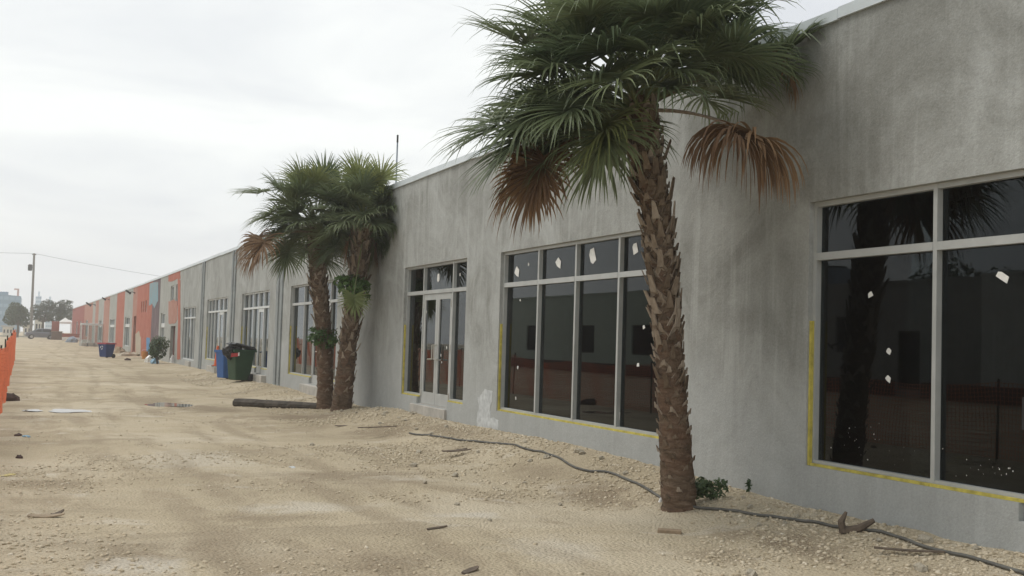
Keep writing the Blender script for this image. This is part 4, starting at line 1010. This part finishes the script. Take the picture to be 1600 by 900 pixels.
# ------------------------------------------------------------------ orange safety fence
MT['net'] = M('orange_net', (.80, .22, .11), .6, .15, 3)
def fence():
    base = [(3.0, -.9), (8, -.75), (14, -.55), (20, -.50), (26.5, -.50), (33, -.55), (40, -.60), (50, -.66), (60, -.72), (66, -.80)]
    X = lambda y: float(np.interp(y, [b[0] for b in base], [b[1] for b in base]))
    posts = [3.2, 6.6, 10, 13.4, 16.8, 20.2, 24.2, 28.5, 33, 38, 44, 51, 58, 66]; hts = [1.25, 1.2, 1.3, 1.25, 1.22, 1.3, 1.24, 1.2, 1.28, 1.35, 1.4, 1.35, 1.45, 1.58]
    o = thing('safety_fence', 'orange plastic net safety fence strung on stakes along the open side of the lot', 'fence', (X(26), 26, 0)); org = Vector((X(26), 26, 0))
    rng = random.Random(1)
    for y, h in zip(posts, hts):
        MB().tube([(X(y)-.03, y, -.2), (X(y)-.03+rng.uniform(-.04, .04), y, h+.06)], .02, 6).build('stake', 'timber', o, org=org)
    mb = MB()
    def top(y):
        i = max(0, min(len(posts)-2, int(np.searchsorted(posts, y))-1)); t = (y-posts[i])/(posts[i+1]-posts[i]); return hts[i]*(1-t)+hts[i+1]*t-.16*4*t*(1-t)*(.6+.4*math.sin(i*2.1))
    def P(y, v): 
        h = top(y); return Vector((X(y)+.05*math.sin(y*1.7+v*2)+.03*math.sin(y*4.1-v*3), y, .03+v*(h-.03)))
    ys = list(np.arange(3.2, 66, .075)); nv = 17
    for y in ys:
        for k in range(nv):
            a, b = P(y, k/nv), P(y, (k+1)/nv); mb.add([a, b, b+Vector((0, .009, 0)), a+Vector((0, .009, 0))], [(0, 1, 2, 3)]); mb.add([a-Vector((.006, 0, 0)), b-Vector((.006, 0, 0)), b+Vector((.006, 0, 0)), a+Vector((.006, 0, 0))], [(0, 1, 2, 3)])
    for k in range(nv+1):
        for i in range(len(ys)-1):
            a, b = P(ys[i], k/nv), P(ys[i+1], k/nv); u = Vector((.001, 0, .009)); mb.add([a-u*.5, b-u*.5, b+u*.5, a+u*.5], [(0, 1, 2, 3)])
    n = mb.build('net', 'net', o, org=org); n['kind'] = 'stuff'
fence()

# ------------------------------------------------------------------ far background: car, pole, trees, buildings
MT['car'] = M('grey_car_paint', (.17, .18, .21), .3, .05, 2, metal=.5)
MT['car_glass'] = M('car_glass', (.02, .022, .025), .08, .1, 2)
MT['rim'] = M('alloy_rim', (.45, .45, .46), .35, .1, 5, metal=.7)
MT['lamp_red'] = M('tail_lamp', (.35, .02, .02), .3, .1, 5)
def suv():
    p = on_ground(63, 530, 0); o = thing('parked_suv', 'grey sport utility car parked across the far end of the lot', 'car', (p.x, p.y, 0), .12)
    prof = [(-2.25, .45), (-2.3, .75), (-2.2, 1.0), (-1.25, 1.12), (-.55, 1.62), (.2, 1.70), (1.3, 1.66), (1.95, 1.2), (2.25, 1.08), (2.3, .7), (2.25, .42), (1.85, .35), (1.75, .62), (1.4, .74), (1.05, .62), (.95, .32), (-.95, .32), (-1.05, .62), (-1.4, .74), (-1.75, .62), (-1.85, .38)]
    def wid(z): return .92 if z < 1.05 else .92-.24*(z-1.05)/.65
    n = len(prof); vs = [(x, -wid(z), z) for x, z in prof]+[(x, wid(z), z) for x, z in prof]
    body = MB().add(vs, [tuple(range(n)), tuple(range(n, 2*n))[::-1]]+[(i, i+n, (i+1) % n+n, (i+1) % n) for i in range(n)]).build('body', 'car', o); bevel(recalc(body), .04, 2)
    for s in (-1, 1):
        for poly in ([(-1.05, 1.16), (-.50, 1.54), (.05, 1.60), (.05, 1.16)], [(.13, 1.16), (.13, 1.60), (1.2, 1.57), (1.7, 1.18)]):
            vs = [(x, s*(wid(z)+.012), z) for x, z in poly]+[(x, s*(wid(z)-.02), z) for x, z in poly]
            recalc(MB().add(vs, [(0, 1, 2, 3), (7, 6, 5, 4)]+[(i, (i+1) % 4, (i+1) % 4+4, i+4) for i in range(4)]).build('side_window', 'car_glass', o))
        for x in (-1.4, 1.4):
            wl = recalc(MB().lathe([(.20, s*.70), (.36, s*.71), (.37, s*.80), (.35, s*.93), (.22, s*.935)], (x, 0, .37), 24, 'y').build('wheel', 'rubber', o))
            recalc(MB().lathe([(.05, s*.90), (.22, s*.925), (.23, s*.942), (.05, s*.95)], (x, 0, .37), 18, 'y').build('rim', 'rim', wl))
        MB().box(-2.26, -2.08, s*.62-.18, s*.62+.18, .78, .93).build('headlight', 'white', o)
        MB().box(2.12, 2.3, s*.66-.14, s*.66+.14, .88, 1.05).build('tail_light', 'lamp_red', o)
        MB().box(-.85, -.68, s*.98-.09, s*.98+.09, 1.1, 1.24).build('mirror', 'car', o)
    MB().hexa([(-1.24, -.74, 1.16), (-1.24, .74, 1.16), (-.62, .62, 1.585), (-.62, -.62, 1.585)], [(-1.20, -.74, 1.13), (-1.20, .74, 1.13), (-.58, .62, 1.56), (-.58, -.62, 1.56)]).build('windscreen', 'car_glass', o)
suv()
MT['polewood'] = M('pole_wood', (.20, .19, .17), .9, .2, 2)
def pole():
    p = at_Y(48.5, 516, 205); t = at_Y(53.5, 396, 205); o = thing('utility_pole', 'tall wooden utility pole with a transformer rising behind the far trees', 'utility pole', (p.x, 205, 0))
    dx = t.x-p.x
    MB().tube([(0, 0, -.2), (dx, 0, t.z)], [.24, .17], 10).build('shaft', 'polewood', o); MB().box(dx-.35, dx+.35, -.06, .06, t.z-.25, t.z-.1).build('cross_arm', 'polewood', o)
    tz = at_Y(47, 418, 205); MB().lathe([(.12, -.55), (.34, -.5), (.36, .4), (.2, .55)], (tz.x-p.x, 0, tz.z), 14).build('transformer', 'steel_dark', o)
    MB().tube([(tz.x-p.x, 0, tz.z), (dx*.8, 0, tz.z)], .06, 6).build('bracket', 'steel_dark', o)
    for lab, ex, ey, ez, sag in (('overhead power line leaving the utility pole away from the warehouses', -60, 205, t.z-.1, .6), ('overhead power line running from the utility pole over the warehouses', 62, 236, 11.0, 1.2)):
        a = Vector((p.x+dx, 205, t.z)); b = Vector((ex, ey, ez)); pts = [a.lerp(b, k/20)+Vector((0, 0, -sag*4*(k/20)*(1-k/20))) for k in range(21)]
        w_ = MB().tube(pts, .022, 5).build('power_line', 'steel_dark', org=a); tag(w_, lab, 'cable')
    o2 = thing('utility_pole', 'second utility pole hidden behind the warehouses carrying the power line', 'utility pole', (62, 236, 0)); MB().tube([(0, 0, -.2), (0, 0, 11.2)], [.22, .16], 10).build('shaft', 'polewood', o2); MB().box(-.8, .8, -.06, .06, 10.6, 10.8).build('cross_arm', 'polewood', o2)
pole()
def tree(label, base, blobs, n, size, mat, seed, trunk=.25, name='broadleaf_tree'):
    rng = random.Random(seed); o = thing(name, label, 'tree', base)
    t = MB(); hz = min(b[2] for b in blobs)
    t.tube([(0, 0, -.2), (.1, 0, hz*.5), (.05, 0, hz*.9)], [trunk, trunk*.8, trunk*.6], 9)
    for b in blobs: t.tube([(.05, 0, hz*.7), (b[0]*.5, b[1]*.5, (hz*.7+b[2])*.5), (b[0], b[1], b[2]+b[5]*.3)], [trunk*.5, trunk*.35, trunk*.12], 6)
    t.build('trunk', 'bark', o); leaf_cloud(rng, blobs, n, size).build('crown', mat, o)
def blobs_px(base, lst, Y, dy=1.5):
    out = []; s = Y/F*1.08
    for x, y, rx, ry in lst: c = at_Y(x, y, Y); out.append((c.x-base[0], random.Random(x).uniform(-dy, dy), c.z-base[2], rx*s, rx*s*.8, ry*s))
    return out
p = at_Y(27, 516, 212); bs = (p.x, 212, 0)
tree('rounded dark green street tree in front of the blue glass building', bs, blobs_px(bs, [(26, 490, 14, 11), (17, 499, 10, 8), (37, 500, 9, 9), (24, 480, 9, 7), (34, 486, 8, 7)], 212), 2600, .42, 'tree2', 1)
p = at_Y(66, 516, 226); bs = (p.x, 226, 0)
tree('wide spreading street tree behind the parked car', bs, blobs_px(bs, [(60, 484, 11, 8), (75, 477, 10, 8), (88, 480, 12, 7), (70, 494, 12, 8), (85, 493, 12, 8), (53, 492, 8, 7), (102, 472, 10, 3), (98, 486, 10, 6)], 226), 3000, .40, 'tree', 2)
p = at_Y(120, 510, 262); bs = (p.x, 262, 0)
tree('pale far tree peeping over the dark red warehouse end', bs, blobs_px(bs, [(104, 482, 9, 7), (98, 494, 10, 8), (112, 492, 10, 7)], 262), 1400, .45, 'tree', 3)
# low wall, canopy, kiosk and pale houses behind the car
MT['pale_house'] = M('pale_house_render', (.62, .58, .50), .9, .12, .4)
MT['tower'] = M('pale_tower_glass', (.42, .52, .60), .5, .15, .2)
MT['blueglass'] = M('blue_facade_glass', (.085, .20, .31), .35, .12, .12)
MT['blueglass2'] = M('blue_facade_band', (.16, .29, .40), .4, .1, .12)
MT['redkiosk'] = M('red_brown_boards', (.30, .10, .075), .8, .2, 1)
def house(label, x0, x1, ytop, Y, depth, mat, wins, name='far_house', roofmat='roof', cat='building'):
    a = at_Y(x0, 515, Y); b = at_Y(x1, 515, Y); t = at_Y((x0+x1)/2, ytop, Y); o = thing(name, label, cat, (a.x, Y, 0)); W_ = b.x-a.x; H = t.z
    MB().box(0, W_, 0, depth, -.2, H).build('wall', mat, o); MB().box(-.3, W_+.3, -.3, depth+.3, H, H+.35).build('roof', roofmat, o)
    for (u0, u1, v0, v1) in wins: MB().box(u0*W_, u1*W_, -.06, .05, v0*H, v1*H).build('window', 'car_glass', o)
    return o
house('pale cream house half hidden behind the spreading street tree', 54, 68, 498, 252, 12, 'pale_house', [(.1, .3, .3, .7), (.45, .6, .3, .7), (.75, .9, .3, .7)])
house('low pale house seen under the rounded street tree', 4, 20, 511, 262, 10, 'pale_house', [(.1, .25, .3, .7), (.45, .6, .3, .7), (.75, .9, .3, .7)])
house('low cream house beyond the grass verge beside the utility pole', 36, 50, 508, 258, 10, 'pale_house', [(.2, .4, .3, .7), (.6, .8, .3, .7)])
def tower(label, x0, x1, y0, y1, Y, depth, rows, cols, mat, mat2):
    a = at_Y(x0, y0, Y); b = at_Y(x1, y1, Y); o = thing('far_tower', label, 'building', (a.x, Y, 0)); W_ = b.x-a.x; H0, H1 = a.z, b.z
    MB().hexa([(0, 0, -.5), (W_, 0, -.5), (W_, depth, -.5), (0, depth, -.5)], [(0, 0, H0), (W_, 0, H1), (W_, depth, H1), (0, depth, H0)]).build('facade', mat, o)
    for r in range(rows):
        z = (r+.45)/rows*min(H0, H1)
        for c in range(cols):
            MB().box(W_*(c+.08)/cols, W_*(c+.92)/cols, -.12, .1, z, z+.45*min(H0, H1)/rows).build('window_band', mat2, o)
    MB().box(W_*.4, W_*.7, depth*.3, depth*.6, min(H0, H1)-1, max(H0, H1)+2.5 if rows > 6 else max(H0, H1)+.6).build('roof_plant', mat, o)
    return o
tower('long blue glass office block beyond the rounded street tree', -40, 33, 455, 463, 420, 40, 5, 8, 'blueglass', 'blueglass2')
tower('pale hazy tower rising behind the spreading street tree', 56, 65, 463, 463, 570, 25, 9, 3, 'tower', 'blueglass2')
tower('pale blue tower block behind the spreading tree crown', 73, 83, 471, 472, 550, 25, 8, 3, 'tower', 'blueglass2')
def crane():
    p = at_Y(28, 462, 520); t = at_Y(28, 452, 520); o = thing('tower_crane', 'thin red tower crane beyond the blue glass block', 'crane', (p.x, 520, 0))
    MB().tube([(0, 0, 0), (0, 0, t.z)], .55, 4).build('mast', 'redkiosk', o); l = at_Y(22, 453, 520).x-p.x; r = at_Y(30, 453, 520).x-p.x
    MB().tube([(l, 0, t.z), (r, 0, t.z)], .4, 4).build('jib', 'redkiosk', o)
crane()
def canopy():
    a = at_Y(92, 508, 205); b = at_Y(112, 508, 205); o = thing('white_canopy', 'white peaked canopy tent beside the dark red warehouse', 'canopy', (a.x, 205, 0)); W_ = b.x-a.x; z0 = at_Y(100, 503, 205).z; z1 = at_Y(100, 496, 205).z
    MB().add([(0, 0, z0), (W_, 0, z0), (W_, 3, z0), (0, 3, z0), (W_*.5, 1.5, z1), (0, 0, z0-.3), (W_, 0, z0-.3), (W_, 3, z0-.3), (0, 3, z0-.3)], [(0, 1, 4), (1, 2, 4), (2, 3, 4), (3, 0, 4), (0, 5, 6, 1), (1, 6, 7, 2), (2, 7, 8, 3), (3, 8, 5, 0)]).build('cover', 'white', o)
    for x in (0.05, W_-.05):
        for y in (.05, 2.95): MB().tube([(x, y, 0), (x, y, z0-.05)], .04, 6).build('leg', 'steel', o)
canopy()
def lowwall():
    a = at_Y(80, 530, 186); b = at_Y(97, 530, 186); o = thing('timber_kiosk', 'low red brown timber kiosk covering the rear of the parked car', 'kiosk', (a.x, 186, 0)); W_ = b.x-a.x
    MB().box(0, W_, 0, 2, 0, 1.25).build('counter', M('kiosk_brown', (.16, .11, .085), .85, .3, 1), o); MB().box(-.1, W_+.1, -.1, 2.1, 1.25, 1.33).build('worktop', 'pale_wood', o)
    MB().box(0, .12, 0, .12, 1.33, 2.9).build('post', 'redkiosk', o); MB().box(0, 1.1, 1.9, 2, 1.33, 2.9).build('back_board', 'redkiosk', o)
    a = at_Y(97, 528, 176); o2 = thing('barrier_board', 'low red and white barrier board between kiosk and tarpaulin heap', 'barrier', (a.x, 176, 0))
    MB().box(0, 2.6, 0, .1, .55, 1.05).build('board', 'redkiosk', o2); MB().box(0, 2.6, 0, .1, .1, .5).build('board', 'white', o2)
    for x in (.1, 2.4): MB().box(x, x+.1, .1, .2, 0, 1.1).build('leg', 'polewood', o2)
lowwall()

# ------------------------------------------------------------------ the other side of the lot, seen mirrored in the glazing
XO = -17.7; OO = Vector((XO, 30, 0))
MT['mint'] = concrete('mint_render', (.44, .50, .42), (.52, .58, .50), (.60, .65, .58))
MT['old_grey'] = concrete('old_grey_render', (.24, .235, .22), (.32, .315, .30), (.40, .39, .375))
MT['pale_render'] = concrete('pale_render', (.50, .50, .48), (.60, .60, .57), (.68, .68, .65))
MT['oxide'] = M('oxide_red_base', (.16, .085, .065), .9, .3, .8)
MT['spray'] = M('black_spray_paint', (.02, .02, .025), .8, .2, 8)
B5 = thing('facing_warehouse', 'old rendered warehouse with graffiti across the lot, mirrored in the dark windows', 'building', OO)
tops = {0: 4.6, 1: 4.5, 2: 4.75}
for i, (a, b, mt, wn) in enumerate([(2, 30, 'pale_render', [(8, 9.2, 1.2, 2.9), (14.5, 17.0, .3, 2.7), (22, 23.2, 1.2, 2.6)]), (30, 46, 'old_grey', [(33, 34.2, .3, 2.6), (36.5, 37.9, 1.7, 3.2), (42.5, 44, 1.7, 3.2)]), (46, 75, 'mint', [(48.2, 49.6, 2.4, 3.7), (53, 55.4, 1.2, 2.9), (60, 62, 1.2, 2.9), (68, 70, 1.2, 2.9)])]):
    wall_panel(B5, OO, a, b, wn, mt, X=XO, flip=-1, top=lambda s, t=tops[i]: t, name='wall_panel')
    for w_ in wn:
        f = MB(); x0, x1 = XO-.16, XO-.08
        f.box(x0, x1, w_[0], w_[0]+.08, w_[2], w_[3]); f.box(x0, x1, w_[1]-.08, w_[1], w_[2], w_[3]); f.box(x0, x1, w_[0]+.08, w_[1]-.08, w_[3]-.08, w_[3]-.001); f.box(x0, x1, w_[0]+.08, w_[1]-.08, w_[2]+.001, w_[2]+.08)
        fr = f.build('window_frame', 'timber', B5, org=OO); MB().box(x0+.02, x0+.03, w_[0]+.08, w_[1]-.08, w_[2]+.08, w_[3]-.08).build('pane', 'car_glass', fr, org=OO)
    bx('roof', 'roof', XO-15, XO-.225, a+.01, b-.01, 4.1, 4.25, B5, OO); bx('interior', 'back_wall', XO-15.2, XO-15, a, b, -.2, 4.4, B5, OO)
    bx(mt, 'coping', XO-.3, XO+.06, a, b, tops[i], tops[i]+.1, B5, OO)
for a, b in ((2.02, 14.4), (17.1, 32.9), (34.3, 74.98)): bx('oxide', 'base_band', XO-.01, XO+.035, a, b, -.2, .62, B5, OO)
bx('pale_render', 'end_wall', XO-15, XO-.23, 1.9, 2.1, -.2, 4.4, B5, OO); bx('mint', 'end_wall', XO-15, XO-.23, 74.9, 75.1, -.2, 4.4, B5, OO)
def graffiti(y0, z0, n, h, seed):
    rng = random.Random(seed); mb = MB(); y = y0
    for k in range(n):
        wl = h*rng.uniform(.5, .8); P = [(XO+.012, y+wl*rng.random(), z0+h*rng.random()) for _ in range(rng.randint(4, 6))]; P[0] = (XO+.012, y, z0+h); P[-1] = (XO+.012, y+wl, z0+h*rng.choice((0, 1)))
        mb.tube(P, h*.045, 5); y += wl*1.25
    mb.build('graffiti_tag', 'spray', B5, org=OO)
graffiti(36, .95, 7, 1.1, 3); graffiti(10.5, 1.7, 6, .55, 4); graffiti(24.5, 1.7, 7, .5, 5); graffiti(18.5, 1.7, 5, .5, 6)
def rooftop_unit(y, label):
    o = thing('rooftop_unit', label, 'air conditioner', (XO-2.2, y, 4.25)); bevel(MB().box(-.6, .6, -.6, .6, .15, 1.25).build('casing', 'greyblue', o), .03)
    MB().lathe([(.45, 1.25), (.45, 1.36), (.40, 1.36)], n=18).build('fan_grille', 'steel_dark', o)
    for x in (-.5, .5):
        for yy in (-.5, .5): MB().box(x-.05, x+.05, yy-.05, yy+.05, 0, .15).build('leg', 'steel_dark', o)
rooftop_unit(40.5, 'boxy air conditioner on the roof of the facing warehouse')
for i, (x, y, r) in enumerate([(-36, 62, 4.5), (-38, 51, 4.0), (-37, 17, 5.0), (-39, 4, 4.5)]):
    rng = random.Random(90+i); bl = [(rng.uniform(-r, r)*.6, rng.uniform(-r, r)*.6, 5.0+rng.uniform(-1, 1.6), r*.5, r*.5, r*.36) for _ in range(7)]
    tree(['dark tree behind the mint end of the facing warehouse', 'small dark tree behind the middle of the facing warehouse', 'large dark tree behind the pale end of the facing warehouse', 'dark tree beyond the pale corner of the facing warehouse'][i], (x, y, 0), bl, 1800, .40, 'tree2', 60+i)

# ------------------------------------------------------------------ haze: humid air over the whole lot
def haze():
    m = bpy.data.materials.new('haze_air'); m.use_nodes = True; n = m.node_tree.nodes; n.clear(); o = n.new('ShaderNodeOutputMaterial'); p = n.new('ShaderNodeVolumePrincipled')
    p.inputs['Color'].default_value = (.985, .99, .99, 1); p.inputs['Density'].default_value = .0010; p.inputs['Anisotropy'].default_value = .2
    m.node_tree.links.new(p.outputs[0], o.inputs['Volume'])
    b = MB().box(-425, 425, -65, 605, -1.5, 42).build('haze', m); b['kind'] = 'stuff'; b['label'] = 'pale humid haze softening the far end of the lot'; b['category'] = 'haze'
haze()
